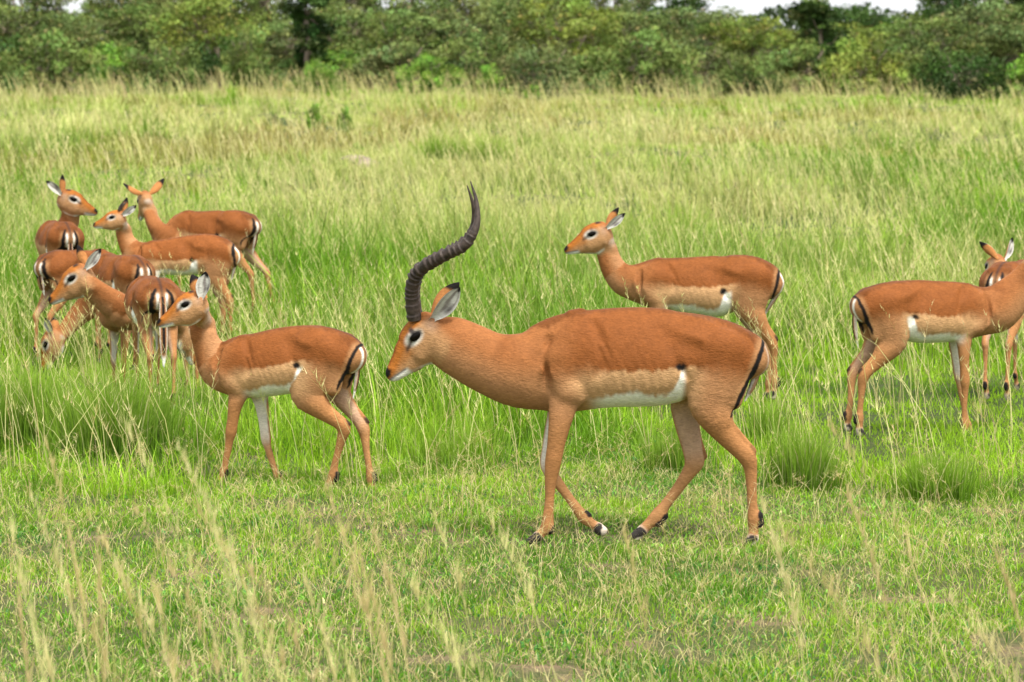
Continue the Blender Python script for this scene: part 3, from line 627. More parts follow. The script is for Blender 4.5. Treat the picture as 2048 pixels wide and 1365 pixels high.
grazer = dict(Y=20.9, hip=(265,510), heading=30, scale=.82, label='ewe grazing with lowered neck and her muzzle hidden in tall grass', cat='antelope', group=GROUP,
    Yh=21.3, head=(101,702), hdir=(75,-66,0), L=.23, neck=[(124,668,15,.40),(140,650,18,.42),(160,628,22,.43),(182,606,27,.42)], nup=(-1,.2,.6),
    ears=[(1, (-.7,.55,.5), (.4,0,1)), (-1, (-.7,.55,.5), (.4,0,1))], earlen=.4, tint=.95)
rear = dict(tint=.94, Y=18.9, hip=(314,556), heading=14, scale=.85, fat=1.22, label='ewe seen squarely from behind with long white tipped tail hanging down', cat='antelope', group=GROUP,
    Yh=19.75, head=(374,690), hdir=(-30,-62,0), L=.22, neck=[(362,655,17,.80),(345,635,22,.70),(325,625,27,.62)], ears=[(1, (-.5,.6,.8), (.4,0,1)), (-1, (-.5,.6,.8), (.4,0,1))],
    tail=[(0,0),(-.05,-.06),(-.065,-.18),(-.075,-.32),(-.075,-.44)], tailw=1.25, swing=dict(nh=.04, fh=-.05), earlen=.4)
bighead = dict(Y=20.3, hip=(342,580), heading=128, scale=.78, label='ewe whose large raised head and neck reach across the others beside her, body hidden', cat='antelope', group=GROUP,
    Yh=19.6, L=.25, eye=(145.5,555), nose=(96.5,598), neck=[(179,572,24,-.70),(203,592,26,-.68),(228,610,30,-.65),(256,628,36,-.6)],
    ears=[(-1, (-.94,.33,.20), (.35,-.1,1)), (1, (-.13,.99,.25), (.3,0,1))], earlen=.53, earw=.12)
farright = dict(tint=1.03, Y=19.5, hip=(2012,523), heading=-24, scale=.92, label='ewe seen from behind with alert ears poking up past the other ewe\'s neck', cat='antelope', group=GROUP,
    Yh=20.3, head=(1984,548), hdir=(24,-34,0), L=.235, neck=[(1990,545,18,.75),(2002,555,22,.70),(2015,570,28,.6)],
    ears=[(-1, (.1,.9,.45), (.2,.0,-1)), (1, (-.35,.9,.55), (-.8,.1,.6))], earlen=.56, earw=.13, nup=(0,.5,1))
import os as _os
HERD = [ram, young, mid, right, calf, lookback, away, leftrump, grazer, rear, bighead, farright]
for sp_ in HERD: sp_.setdefault('name', 'impala'); build_impala(sp_)

# ------------------------------------------------------------------ vegetation materials
def leaf_mat(name, trans=.4, tint=(1, 1, 1), rough=.5, gloss=.016):
    m, t = new_mat(name); out = N(t, 'ShaderNodeOutputMaterial'); at = N(t, 'ShaderNodeAttribute', attribute_name='col')
    mu = N(t, 'ShaderNodeVectorMath', operation='MULTIPLY'); mu.inputs[1].default_value = tint; t.links.new(at.outputs['Color'], mu.inputs[0])
    d = N(t, 'ShaderNodeBsdfDiffuse'); tr = N(t, 'ShaderNodeBsdfTranslucent'); mx = N(t, 'ShaderNodeMixShader'); mx.inputs[0].default_value = trans
    m2 = N(t, 'ShaderNodeVectorMath', operation='MULTIPLY'); m2.inputs[1].default_value = (1.05, 1.15, .55); t.links.new(mu.outputs[0], m2.inputs[0])
    t.links.new(mu.outputs[0], d.inputs[0]); t.links.new(m2.outputs[0], tr.inputs[0]); t.links.new(d.outputs[0], mx.inputs[1]); t.links.new(tr.outputs[0], mx.inputs[2])
    g = N(t, 'ShaderNodeBsdfGlossy', i_Roughness=rough); g.inputs[0].default_value = (1, 1, 1, 1); m3 = N(t, 'ShaderNodeMixShader'); m3.inputs[0].default_value = gloss * .5
    t.links.new(mx.outputs[0], m3.inputs[1]); t.links.new(g.outputs[0], m3.inputs[2]); t.links.new(m3.outputs[0], out.inputs[0]); return m
M_GRASS = leaf_mat('grass_blade', .42)
M_STRAW = leaf_mat('dry_stalk', .30)
rs = np.random.RandomState(11)

def gz(x, y):
    """height of the ground"""
    x, y = np.asarray(x, float), np.asarray(y, float)
    near = .05 * (fbm(x * 1.3 + 5, y * 1.3, 5) - .5) + .03 * (fbm(x * 4, y * 4, 6) - .5)
    far = (.75 * (fbm(x * .11 + 3, y * .07, 7) - .5)) * sm(y, 28, 60)
    return near - .01 + far
# ------------------------------------------------------------------ ground
xs = np.concatenate([[-900, -400, -150, -60, -30], np.linspace(-18, 18, 121)[1:-1], [30, 60, 150, 400, 900]])
ys = np.concatenate([[-30, -5, 2], np.linspace(5, 20, 76), np.geomspace(20.4, 200, 60)[1:], [300, 600, 1500]])
gx, gy = np.meshgrid(xs, ys, indexing='ij'); gv = np.stack([gx, gy, gz(gx, gy)], -1).reshape(-1, 3)
ii, jj = np.meshgrid(np.arange(len(xs) - 1), np.arange(len(ys) - 1), indexing='ij'); ny = len(ys)
gq = np.stack([ii * ny + jj, (ii + 1) * ny + jj, (ii + 1) * ny + jj + 1, ii * ny + jj + 1], -1).reshape(-1, 4)
m, t = new_mat('soil'); out = N(t, 'ShaderNodeOutputMaterial'); bs = N(t, 'ShaderNodeBsdfPrincipled', i_Roughness=.95); bs.inputs['Specular IOR Level'].default_value = .1
tc = N(t, 'ShaderNodeTexCoord'); n1 = N(t, 'ShaderNodeTexNoise', i_Scale=2.2, i_Detail=6.0, i_Roughness=.65); n2 = N(t, 'ShaderNodeTexNoise', i_Scale=55.0, i_Detail=5.0, i_Roughness=.7)
for n in (n1, n2): t.links.new(tc.outputs['Object'], n.inputs['Vector'])
r1 = N(t, 'ShaderNodeValToRGB'); r1.color_ramp.elements[0].position = .52; r1.color_ramp.elements[1].position = .70
r1.color_ramp.elements[0].color = (.075, .085, .03, 1); r1.color_ramp.elements[1].color = (.23, .155, .10, 1)
r2 = N(t, 'ShaderNodeMapRange', i_From_Min=.25, i_From_Max=.75, i_To_Min=.55, i_To_Max=1.45)
t.links.new(n1.outputs[0], r1.inputs[0]); t.links.new(n2.outputs[0], r2.inputs[0])
sp3 = N(t, 'ShaderNodeSeparateXYZ'); t.links.new(tc.outputs['Object'], sp3.inputs[0])
r3 = N(t, 'ShaderNodeMapRange', i_From_Min=14.5, i_From_Max=17.5, i_To_Min=0., i_To_Max=1.); t.links.new(sp3.outputs[1], r3.inputs[0])
mg = N(t, 'ShaderNodeMix', data_type='RGBA'); mg.inputs[7].default_value = (.050, .068, .020, 1); t.links.new(r3.outputs[0], mg.inputs[0]); t.links.new(r1.outputs[0], mg.inputs[6])
vm = N(t, 'ShaderNodeVectorMath', operation='SCALE'); t.links.new(mg.outputs[2], vm.inputs[0]); t.links.new(r2.outputs[0], vm.inputs['Scale']); t.links.new(vm.outputs[0], bs.inputs['Base Color'])
bp = N(t, 'ShaderNodeBump', i_Strength=.8, i_Distance=.02); t.links.new(n2.outputs[0], bp.inputs['Height']); t.links.new(bp.outputs[0], bs.inputs['Normal']); t.links.new(bs.outputs[0], out.inputs[0])
M_SOIL = m
tag(mesh_obj('ground', gv, gq, M_SOIL), kind='structure')

# ------------------------------------------------------------------ blades
def blades(x, y, z, h, wd, lean, az, cb, ct, levels=3, faz=None):
    """n curved tapering blades; az: direction of lean, lean: sideways share at the tip; cb/ct colours at foot and tip"""
    n = len(x); faz = rs.rand(n) * 2 * np.pi if faz is None else faz
    ts = np.linspace(0, 1, levels + 1)[:-1]; sx, sy = np.cos(faz), np.sin(faz); dx, dy = np.cos(az), np.sin(az)
    V = np.zeros((n, 2 * levels + 1, 3), F4); Cc = np.zeros((n, 2 * levels + 1, 3), F4)
    for i, tt in enumerate(list(ts) + [1.]):
        bx = x + dx * lean * h * tt ** 1.8; by = y + dy * lean * h * tt ** 1.8; bz = z + h * (tt - .35 * lean * tt ** 2.5)
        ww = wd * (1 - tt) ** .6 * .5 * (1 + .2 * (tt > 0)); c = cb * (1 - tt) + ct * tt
        if tt < 1:
            V[:, 2 * i] = np.stack([bx - sx * ww, by - sy * ww, bz], -1); V[:, 2 * i + 1] = np.stack([bx + sx * ww, by + sy * ww, bz], -1); Cc[:, 2 * i] = c; Cc[:, 2 * i + 1] = c
        else: V[:, -1] = np.stack([bx, by, bz], -1); Cc[:, -1] = c
    k = 2 * levels + 1; b = (np.arange(n) * k)[:, None]
    q = [b + np.array([2 * i, 2 * i + 1, 2 * i + 3, 2 * i + 2]) for i in range(levels - 1)]
    tr = b + np.array([k - 3, k - 2, k - 1])
    return V.reshape(-1, 3), (np.concatenate(q) if q else np.zeros((0, 4), int)), tr, Cc.reshape(-1, 3)
class Bag:
    def __init__(s): s.V, s.Q, s.T, s.C, s.n = [], [], [], [], 0
    def add(s, V, Q, T, Cc): s.V.append(V); s.Q.append(Q + s.n); s.T.append(T + s.n); s.C.append(Cc); s.n += len(V)
    def build(s, name, mat, parent=None, origin=None): return mesh_obj(name, np.concatenate(s.V), [np.concatenate(s.Q), np.concatenate(s.T)], mat, parent, np.concatenate(s.C), smooth=False, origin=origin)
def wedge(n, d0, d1, power=1.0, marg=1.0):
    u = rs.rand(n); y = (d0 ** (power + 1) + u * (d1 ** (power + 1) - d0 ** (power + 1))) ** (1 / (power + 1))
    return (rs.rand(n) * 2 - 1) * (.166 * y + marg), y
G_FRESH = np.array([.290, .490, .026]); G_DEEP = np.array([.060, .165, .008]); G_YEL = np.array([.60, .61, .235]); STRAW = np.array([.63, .54, .30]); OLIVE = np.array([.25, .29, .095]); RUST = np.array([.40, .23, .11])  # own hues of the grass: fresh, deep and yellow green, straw, olive, rust
def lerp(a, b, f): return a[None] * (1 - f[:, None]) + b[None] * f[:, None]
def l2(A, b, f): return A * (1 - f[:, None]) + b[None] * f[:, None]

# where the vivid taller grass begins (an uneven line just behind the ram)
def edge_y(x): return 15.35 + .75 * sm(x, -1.45, -1.2) * (1 - sm(x, .6, 1.1)) + .9 * (fbm(x * .9 + 11, x * 0 + 2, 0) - .5) + .35 * np.sin(x * 1.7)
tall = Bag()
def field_grass(n, d0, d1, hm, wm, dry, power=1.0, levels=3):
    nt_ = n // 45; tx, ty = wedge(nt_, d0, d1, power); k_ = rs.randint(0, nt_, n); sg = (.035 + .10 * rs.rand(nt_)[k_]) * (1 + d0 / 60.)
    x0, y0 = wedge(n, d0, d1, power); lone = rs.rand(n) < .30; hv_t = (.55 + .9 * rs.rand(nt_) ** 1.5)[k_]; cv_t = rs.rand(nt_)[k_]
    x = np.where(lone, x0, tx[k_] + rs.randn(n) * sg); y = np.where(lone, y0, ty[k_] + rs.randn(n) * sg * 1.3); hv_t = np.where(lone, .6, hv_t)
    pa = fbm(x * .42 + 20, y * .30, 1); pb = fbm(x * .13 + 4, y * .075 + 8, 2); pc = fbm(x * 1.7, y * 1.4, 3)
    keep = (y > edge_y(x)) & (rs.rand(n) < .35 + 1.1 * pc); x, y, pa, pb, pc, hv_t, cv_t = x[keep], y[keep], pa[keep], pb[keep], pc[keep], hv_t[keep], cv_t[keep]; n = len(x)
    h = hm * hv_t * (.4 + .75 * rs.rand(n) ** 1.3) * (.36 + 1.35 * sm(pa, .32, .66)) * (1 - .38 * sm(x, 1.3, 1.9) * (1 - sm(y, 20, 23)) * sm(y, 16.2, 17)) * (1 - .25 * (1 - sm(np.abs(x - 1.3), .5, 1.1)) * (1 - sm(y, 19.5, 21)) * sm(y, 16.5, 17.5)) * (1 - .6 * sm(y, 95, 130)) * (1 + .25 * sm(y, 60, 140)); wd = wm * (.6 + .8 * rs.rand(n))
    fdry = np.clip(dry + 3.2 * (pb - .5) + .9 * (fbm(x * .5 + 40, y * .22, 6) - .5) + .35 * (rs.rand(n) - .5) + .3 * (cv_t - .5), 0, 1)
    deep = np.maximum(sm(pa + .25 * (rs.rand(n) - .5), .44, .57), .9 * sm(fbm(x * 1.3 + 3, y * .9 + 17, 4), .52, .64)) * (1 - .5 * sm(y, 60, 110))
    cb = l2(lerp(G_FRESH, G_DEEP, np.clip(deep * .9, 0, 1)), G_YEL, fdry * .35); v = ((.62 + .5 * rs.rand(n)) * (.72 + .55 * cv_t))[:, None]
    ct = l2(lerp(G_FRESH * 1.05, G_DEEP * 1.4, deep * .75), G_YEL * 1.05, np.clip(fdry * 1.1, 0, 1)); ct = l2(ct, STRAW, np.clip((fdry - .25) * 1.3 * rs.rand(n), 0, 1))
    ct = l2(ct, OLIVE * 1.2, .5 * (rs.rand(n) < .12)); rp = sm(fbm(x * .22 + 50, y * .10 + 2, 7), .56, .66) * sm(y, 25, 40) * .55; ct = l2(ct, RUST, rp); cb = l2(cb, RUST * .8, rp * .6); ct = l2(ct, RUST, .45 * ((rs.rand(n) < .05) | ((pb > .64) & (rs.rand(n) < .25))))
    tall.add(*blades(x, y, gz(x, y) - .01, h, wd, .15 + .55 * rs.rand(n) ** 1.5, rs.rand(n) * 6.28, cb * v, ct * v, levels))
field_grass(145000, 14.6, 22, .31, .0048, .26)
field_grass(145000, 22, 36, .33, .0080, .42, levels=2)
field_grass(130000, 36, 70, .30, .016, .52, levels=2)
field_grass(130000, 70, 160, .36, .038, .70, levels=2)
# coarser grass to both sides of the view, so that the meadow goes on there
n = 150000; y = 6 + 150 * rs.rand(n) ** 1.8; wv = .166 * y + .9; x = np.where(rs.rand(n) < .5, -1, 1) * (wv + (.55 * y + 3) * rs.rand(n) ** 1.3); f = np.clip(fbm(x * .3, y * .2, 2) + .4 * (rs.rand(n) - .5) + .2 * sm(y, 30, 90), 0, 1)
tall.add(*blades(x, y, gz(x, y) - .01, (.10 + .26 * sm(y, 13, 18)) * (.5 + .8 * rs.rand(n)), .012 + .00035 * y, .2 + .5 * rs.rand(n), rs.rand(n) * 6.28, lerp(G_DEEP, G_FRESH, f), lerp(G_FRESH, G_YEL, f), 2))
# thin pale stalks with seed heads rising out of the field
def seed_stalks(bag, x, y, h, wd, lean, az, col, spik=14, sl=.035, part=.35, spread=.35, gr=None):
    n = len(x); z = gz(x, y); faz = np.arctan2(-x, y) * 0 + (rs.rand(n) - .5) * .8
    bag.add(*blades(x, y, z, h, wd, lean, az, col * .9, col, 3, faz))
    k = spik; tt = 1 - part * rs.rand(n, k); L = lean[:, None]
    bx = x[:, None] + np.cos(az)[:, None] * L * h[:, None] * tt ** 1.8; by = y[:, None] + np.sin(az)[:, None] * L * h[:, None] * tt ** 1.8; bz = z[:, None] + h[:, None] * (tt - .35 * L * tt ** 2.5)
    a2 = rs.rand(n, k) * 6.28; m_ = n * k; ln = sl * (.4 + .9 * rs.rand(n, k)) * (1.15 - tt) / part * 1.6 + sl * .3
    V, Q, T, Cc = blades(bx.ravel(), by.ravel(), bz.ravel(), ln.ravel(), (wd[:, None] * 1.25 * np.ones((1, k))).ravel(), np.full(m_, spread) + rs.rand(m_) * spread, a2.ravel(), np.repeat(col, k, 0) * .92, np.repeat(col, k, 0) * 1.1, 1)
    bag.add(V, Q, T, Cc)
stalk = Bag()
def stalk_field(n, d0, d1, h0, h1, wd, spik, power=1.0, c=STRAW, sl=.03):
    x, y = wedge(n, d0, d1, power); k = (y > edge_y(x) - .3) & (rs.rand(n) < .3 + fbm(x * .5, y * .4, 4)); x, y = x[k], y[k]; n = len(x)
    f = rs.rand(n); col = l2(lerp(c, G_YEL, f * .9), RUST, .5 * (rs.rand(n) < .25) * rs.rand(n)) * (.75 + .4 * rs.rand(n))[:, None]
    az = np.where(rs.rand(n) < .7, np.pi + rs.randn(n) * .6, rs.rand(n) * 6.28)
    seed_stalks(stalk, x, y, h0 + (h1 - h0) * rs.rand(n), wd * (.7 + .6 * rs.rand(n)), .12 + .5 * rs.rand(n), az, col, spik, sl)
stalk_field(2000, 15, 24, .35, .80, .0030, 12, sl=.028)
stalk_field(4200, 24, 50, .40, .80, .0045, 8, sl=.03)
stalk_field(5500, 50, 120, .42, .75, .012, 4, power=.6, sl=.05)
stalk_field(2600, 120, 158, .6, 1.35, .022, 4, power=0, c=np.array([.46, .36, .20]), sl=.05)

# short cropped turf in front
turf = Bag()
def bare(x, y):
    b = sm(fbm(x * 1.1 + 31, y * .8 + 5, 2) + .35 * (fbm(x * 5, y * 5, 3) - .5), .66, .76) * (y < 12.9)
    for px, py, r in ((1325, 1290, .28), (520, 1235, .14), (1540, 1255, .16), (690, 1150, .10), (1390, 1320, .25), (400, 1130, .12), (130, 1225, .12), (1750, 1330, .2)):
        c = P(px, py, 0.001) * 0; d = CAMH * FPX / (py - HOR); cx = (px - 1024) / FPX * d
        b = np.maximum(b, 1 - sm(np.hypot(x - cx, (y - d) * .55) + .25 * r * (rs.rand(len(x)) - .5), r * .15, r * .75))
    return b
def turf_layer(n, hm, wm, cols, pw, d1=17.5, lean=.9, thin=0., levels=2, shift=0):
    x, y = wedge(n, 9.2, d1, 1.0, .9); pc = fbm(x * 2.6 + shift, y * 2.2 + shift, 6)
    k = (y < edge_y(x) + 1.0 * rs.rand(n)) & (rs.rand(n) > bare(x, y) * .93) & (rs.rand(n) < thin + 1.5 * pc); x, y, pc = x[k], y[k], pc[k]; n = len(x)
    f = np.clip(fbm(x * 1.2 + 9 + shift, y * 1.0, 5) + .35 * (rs.rand(n) - .5), 0, 1); c = lerp(cols[0], cols[1], sm(f, .3, .7)); v = (.72 + .85 * rs.rand(n))[:, None]
    c = l2(c, STRAW, (rs.rand(n) < .12) * .8); h = hm * (.3 + rs.rand(n)) * (.5 + 1.0 * pc)
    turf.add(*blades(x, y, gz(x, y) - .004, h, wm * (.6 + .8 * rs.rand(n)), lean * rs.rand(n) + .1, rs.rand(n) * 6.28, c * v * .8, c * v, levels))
turf_layer(270000, .034, .0036, (G_DEEP * 1.15, G_FRESH * .85), 0)
turf_layer(70000, .048, .0030, (OLIVE * 1.0, G_FRESH * .8), 0, shift=13)
turf_layer(80000, .026, .0090, (np.array([.055, .19, .045]), np.array([.20, .40, .06])), 0, lean=1.6, shift=40)        # small broad leaves
x, y = wedge(9500, 9.2, 16.5, 1.0, .9); n = len(x); f = rs.rand(n)
turf.add(*blades(x, y, gz(x, y), .03 + .11 * rs.rand(n) ** 1.5, .0018 + .0012 * rs.rand(n), .5 + 1.4 * rs.rand(n), rs.rand(n) * 6.28, lerp(STRAW, RUST, f * .5) * .9, lerp(STRAW, G_YEL, f), 2))
x, y = wedge(1300, 10, 16.3, 1.0, .9); n = len(x); f = rs.rand(n)
seed_stalks(turf, x, y, .12 + .22 * rs.rand(n), np.full(n, .0018), .2 + .7 * rs.rand(n), rs.rand(n) * 6.28, lerp(STRAW * .95, RUST * 1.2, f * .5), 16, .018, .4, .9)
tag(tall.build('tall_grass', M_GRASS), 'vivid yellow green grass filling the meadow around the herd', 'grass', kind='stuff')
tag(stalk.build('seeding_grass', M_STRAW), 'pale straw coloured seed stalks rising out of the meadow grass', 'grass', kind='stuff')
tag(turf.build('short_grass', M_GRASS), 'short grazed green turf with dry bits and bare soil in front', 'grass', kind='stuff')

# tall pale stalks close to the camera, out of focus
near = Bag(); K = []
for px, py, D in ((95, 905, 7.6), (232, 835, 7.4), (262, 1010, 7.0), (352, 890, 6.6), (386, 1010, 7.6), (420, 1020, 6.2), (560, 1000, 7.4), (650, 960, 6.8), (700, 1060, 7.6), (735, 1030, 7.9), (175, 1030, 8.0), (60, 1010, 7.7), (20, 1050, 6.6),
                  (300, 1130, 6.4), (480, 1120, 6.9), (605, 1150, 7.7), (845, 985, 8.4), (950, 1010, 8.6), (1245, 1060, 8.3), (1520, 1010, 7.2), (1555, 1075, 6.8), (1690, 1000, 8.2), 
                  (1890, 1190, 8.1), (1985, 1100, 8.4), (790, 1130, 8.0), (1650, 845, 8.6), (30, 1150, 7.9), (120, 1170, 6.9), (215, 1120, 7.6), (510, 1210, 6.5)): K.append((px, py, D))
for i in range(5):
    px = rs.rand() ** 1.6 * 1500; K.append((px, 1080 + 260 * rs.rand(), 6.0 + 2.8 * rs.rand()))
K = np.array(K); tips = Pv(K[:, 0], K[:, 1], K[:, 2]); n = len(K)
h = tips[:, 2] + .012; ln = .16 + .22 * rs.rand(n); az = np.pi + rs.randn(n) * .75; h = h / (1 - .35 * ln)
f = rs.rand(n); col = l2(lerp(STRAW * 1.0, G_YEL, f * .6), RUST, .4 * (rs.rand(n) < .4))
seed_stalks(near, tips[:, 0] - np.cos(az) * ln * h, tips[:, 1] - np.sin(az) * ln * h, h, np.full(n, .0032), ln, az, col, 40, .038, .36, .13)
nb = 420; x = (rs.rand(nb) ** 1.1 * 2 - 1); y = 7.2 + 2.0 * rs.rand(nb); x = x * .17 * y; f = rs.rand(nb)
near.add(*blades(x, y, gz(x, y), .28 + .30 * rs.rand(nb) * (1 - .3 * sm(x, 0, 1)), .0035 + .002 * rs.rand(nb), .1 + .4 * rs.rand(nb), np.pi + rs.randn(nb) * .9, lerp(G_FRESH, G_YEL, f), lerp(G_YEL, STRAW, f), 3))
tag(near.build('foreground_stalks', M_STRAW), 'blurred straw coloured seed stalks close in front of the camera', 'grass', kind='stuff')

# ------------------------------------------------------------------ tussocks and small plants that can be told apart
def tussock(name, px, py, wpx, hpx, label, n=700, deep=.8, dry=.1, cat='grass tuft', group=None):
    D = CAMH * FPX / (py - HOR); s_ = D / FPX; cx = (px - 1024) * s_; R_ = wpx * s_ / 2; H = hpx * s_
    m_ = 9; ca, cr = rs.rand(m_) * 6.28, R_ * .75 * np.sqrt(rs.rand(m_)); ch_ = .55 + .55 * rs.rand(m_); kk = rs.randint(0, m_, n); r = R_ * .40 * np.abs(rs.randn(n)); a = rs.rand(n) * 6.28
    x = cx + cr[kk] * np.cos(ca[kk]) + r * np.cos(a); y = D + .25 + cr[kk] * np.sin(ca[kk]) * .8 + r * np.sin(a)
    h = H * ch_[kk] * (.5 + .65 * rs.rand(n)); lean = .06 + .42 * rs.rand(n) ** 1.5; az = a + rs.randn(n) * .6
    f = np.clip(deep * .95 + .6 * (rs.rand(n) - .5), 0, 1); v = (.7 + .5 * rs.rand(n))[:, None]
    cb = lerp(G_FRESH, G_DEEP, f) * v * .85; ct = l2(cb * 1.15, G_FRESH, .3 + .4 * rs.rand(n)); ct = l2(ct, G_YEL, dry + .15 * rs.rand(n)); ct = l2(ct, STRAW, (rs.rand(n) < .06 + dry * .3) * .9)
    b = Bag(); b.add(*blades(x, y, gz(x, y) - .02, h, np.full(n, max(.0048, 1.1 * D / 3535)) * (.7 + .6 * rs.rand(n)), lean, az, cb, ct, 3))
    tag(b.build(name, M_GRASS, origin=(cx, D + .25, 0)), label, cat, group)
tussock('grass_tussock', 235, 925, 270, 215, 'dense dark green tussock below the crowded ewes', 1500, .95)
tussock('grass_tussock', 150, 915, 150, 170, 'smaller upright green tussock beside the big dark one', 700, .7)
tussock('grass_tussock', 1620, 985, 175, 165, 'dense upright green tussock just beyond the hind legs of the ram', 1100, .9)
tussock('grass_tussock', 1905, 1010, 190, 150, 'spreading green tussock under the ewe whose head is out of view', 1100, .9, .05)
tussock('grass_tussock', 1345, 955, 150, 130, 'green tussock showing between the hind legs of the ram', 700, .8)
tussock('grass_tussock', 905, 935, 210, 120, 'low bright green tussock under the muzzle of the ram', 700, .55)
tussock('grass_tussock', 1395, 512, 160, 115, 'tall green clump on the rise behind the ewe with laid back ears', 900, .75, .2)
tussock('grass_tussock', 1135, 700, 150, 105, 'deep green clump behind the back of the ram near his withers', 700, .9)
tussock('grass_tussock', 560, 650, 210, 110, 'long deep green clump rising behind the back of the young impala', 900, .95)
tussock('grass_tussock', 1730, 560, 130, 60, 'small deep green clump beyond the striped rump of the ewe facing out', 400, .8)
tussock('grass_tussock', 800, 620, 120, 90, 'deep green clump in front of the forehead of the ram', 500, .85)
tussock('grass_tussock', 40, 560, 170, 110, 'dark green clump at the outer side of the ewe with turned head', 700, .9)
tussock('grass_tussock', 30, 905, 170, 200, 'dark green clump cut by the picture edge beside the big tussock', 800, .9)
tussock('grass_tussock', 1255, 470, 110, 60, 'green clump just behind the neck of the ewe with laid back ears', 400, .7, .2)
tussock('grass_tussock', 1560, 900, 120, 130, 'narrow green clump brushing the near hock of the ram', 500, .85)
tussock('grass_tussock', 1620, 352, 90, 45, 'small dark green clump far out in the meadow', 400, .85, .1)
tussock('grass_tussock', 960, 345, 110, 75, 'brownish green clump above the tips of the long horns', 500, .6, .45)
tussock('grass_tussock', 875, 345, 80, 60, 'green clump between the horn tips and the bare mound', 400, .9, .1)
tussock('grass_tussock', 730, 252, 80, 40, 'low brown clump in the far part of the meadow', 400, .2, 1.0)
# bare earth mound
D = 52; c = P(733, 352, D); a_, b_ = np.meshgrid(np.linspace(0, 6.2832, 29)[:-1], np.linspace(0, 1.5, 10), indexing='ij')
rx, ry, rz = .33, .5, .14; nz = fbm(np.cos(a_) * 3 + 9, np.sin(b_ * 2) * 3 + np.sin(a_) * 3, 2)
mv = np.stack([np.cos(a_) * np.cos(b_) * rx * (.8 + .5 * nz), np.sin(a_) * np.cos(b_) * ry, np.sin(b_) * rz * (.8 + .5 * nz) - .02 - .12 * (np.cos(a_) * np.cos(b_))], -1).reshape(-1, 3) + np.array([c[0], D, .06 + float(gz(c[0], D))])
ii, jj = np.meshgrid(np.arange(28), np.arange(9), indexing='ij'); mq = np.stack([ii * 10 + jj, (ii + 1) % 28 * 10 + jj, (ii + 1) % 28 * 10 + jj + 1, ii * 10 + jj + 1], -1).reshape(-1, 4)
tag(mesh_obj('earth_mound', mv, mq, simple_mat('pink_earth', (.23, .185, .14), .95, .1, noise=9, bump=.6), origin=(c[0], D, 0)), 'pale pinkish bare mound of earth lying in the grass', 'mound')

# ------------------------------------------------------------------ trees and bushes
LEAFM = {k: leaf_mat('foliage_' + k, .08, v) for k, v in dict(olive=(1, 1, 1), grey=(1.08, 1.0, 1.25), bright=(1.15, 1.5, .8), dark=(.34, .48, .40), yellow=(1.25, 1.16, .85)).items()}  # dark: for dark trees, and for hollow shade put into a bush's colour
M_BARK = simple_mat('bark_grey', (.17, .135, .10), .9, .2, noise=14, bump=.6)
def tube(bag, pts, rad, nr=6, col=None):
    p = np.asarray(pts, float); V = []
    for i in range(len(p)):
        d = p[min(i + 1, len(p) - 1)] - p[max(i - 1, 0)]; d /= np.linalg.norm(d); e = np.cross(d, [.3, 1, .1]); e /= np.linalg.norm(e); g = np.cross(d, e)
        for j in range(nr): an = 6.2832 * j / nr; V.append(p[i] + (e * math.cos(an) + g * math.sin(an)) * rad[i])
    a = np.arange(len(p) - 1)[:, None] * nr + np.arange(nr)[None]; b = np.arange(len(p) - 1)[:, None] * nr + (np.arange(nr)[None] + 1) % nr
    bag.add(np.array(V), np.stack([a, b, b + nr, a + nr], -1).reshape(-1, 4), np.zeros((0, 3), int), np.ones((len(V), 3)))
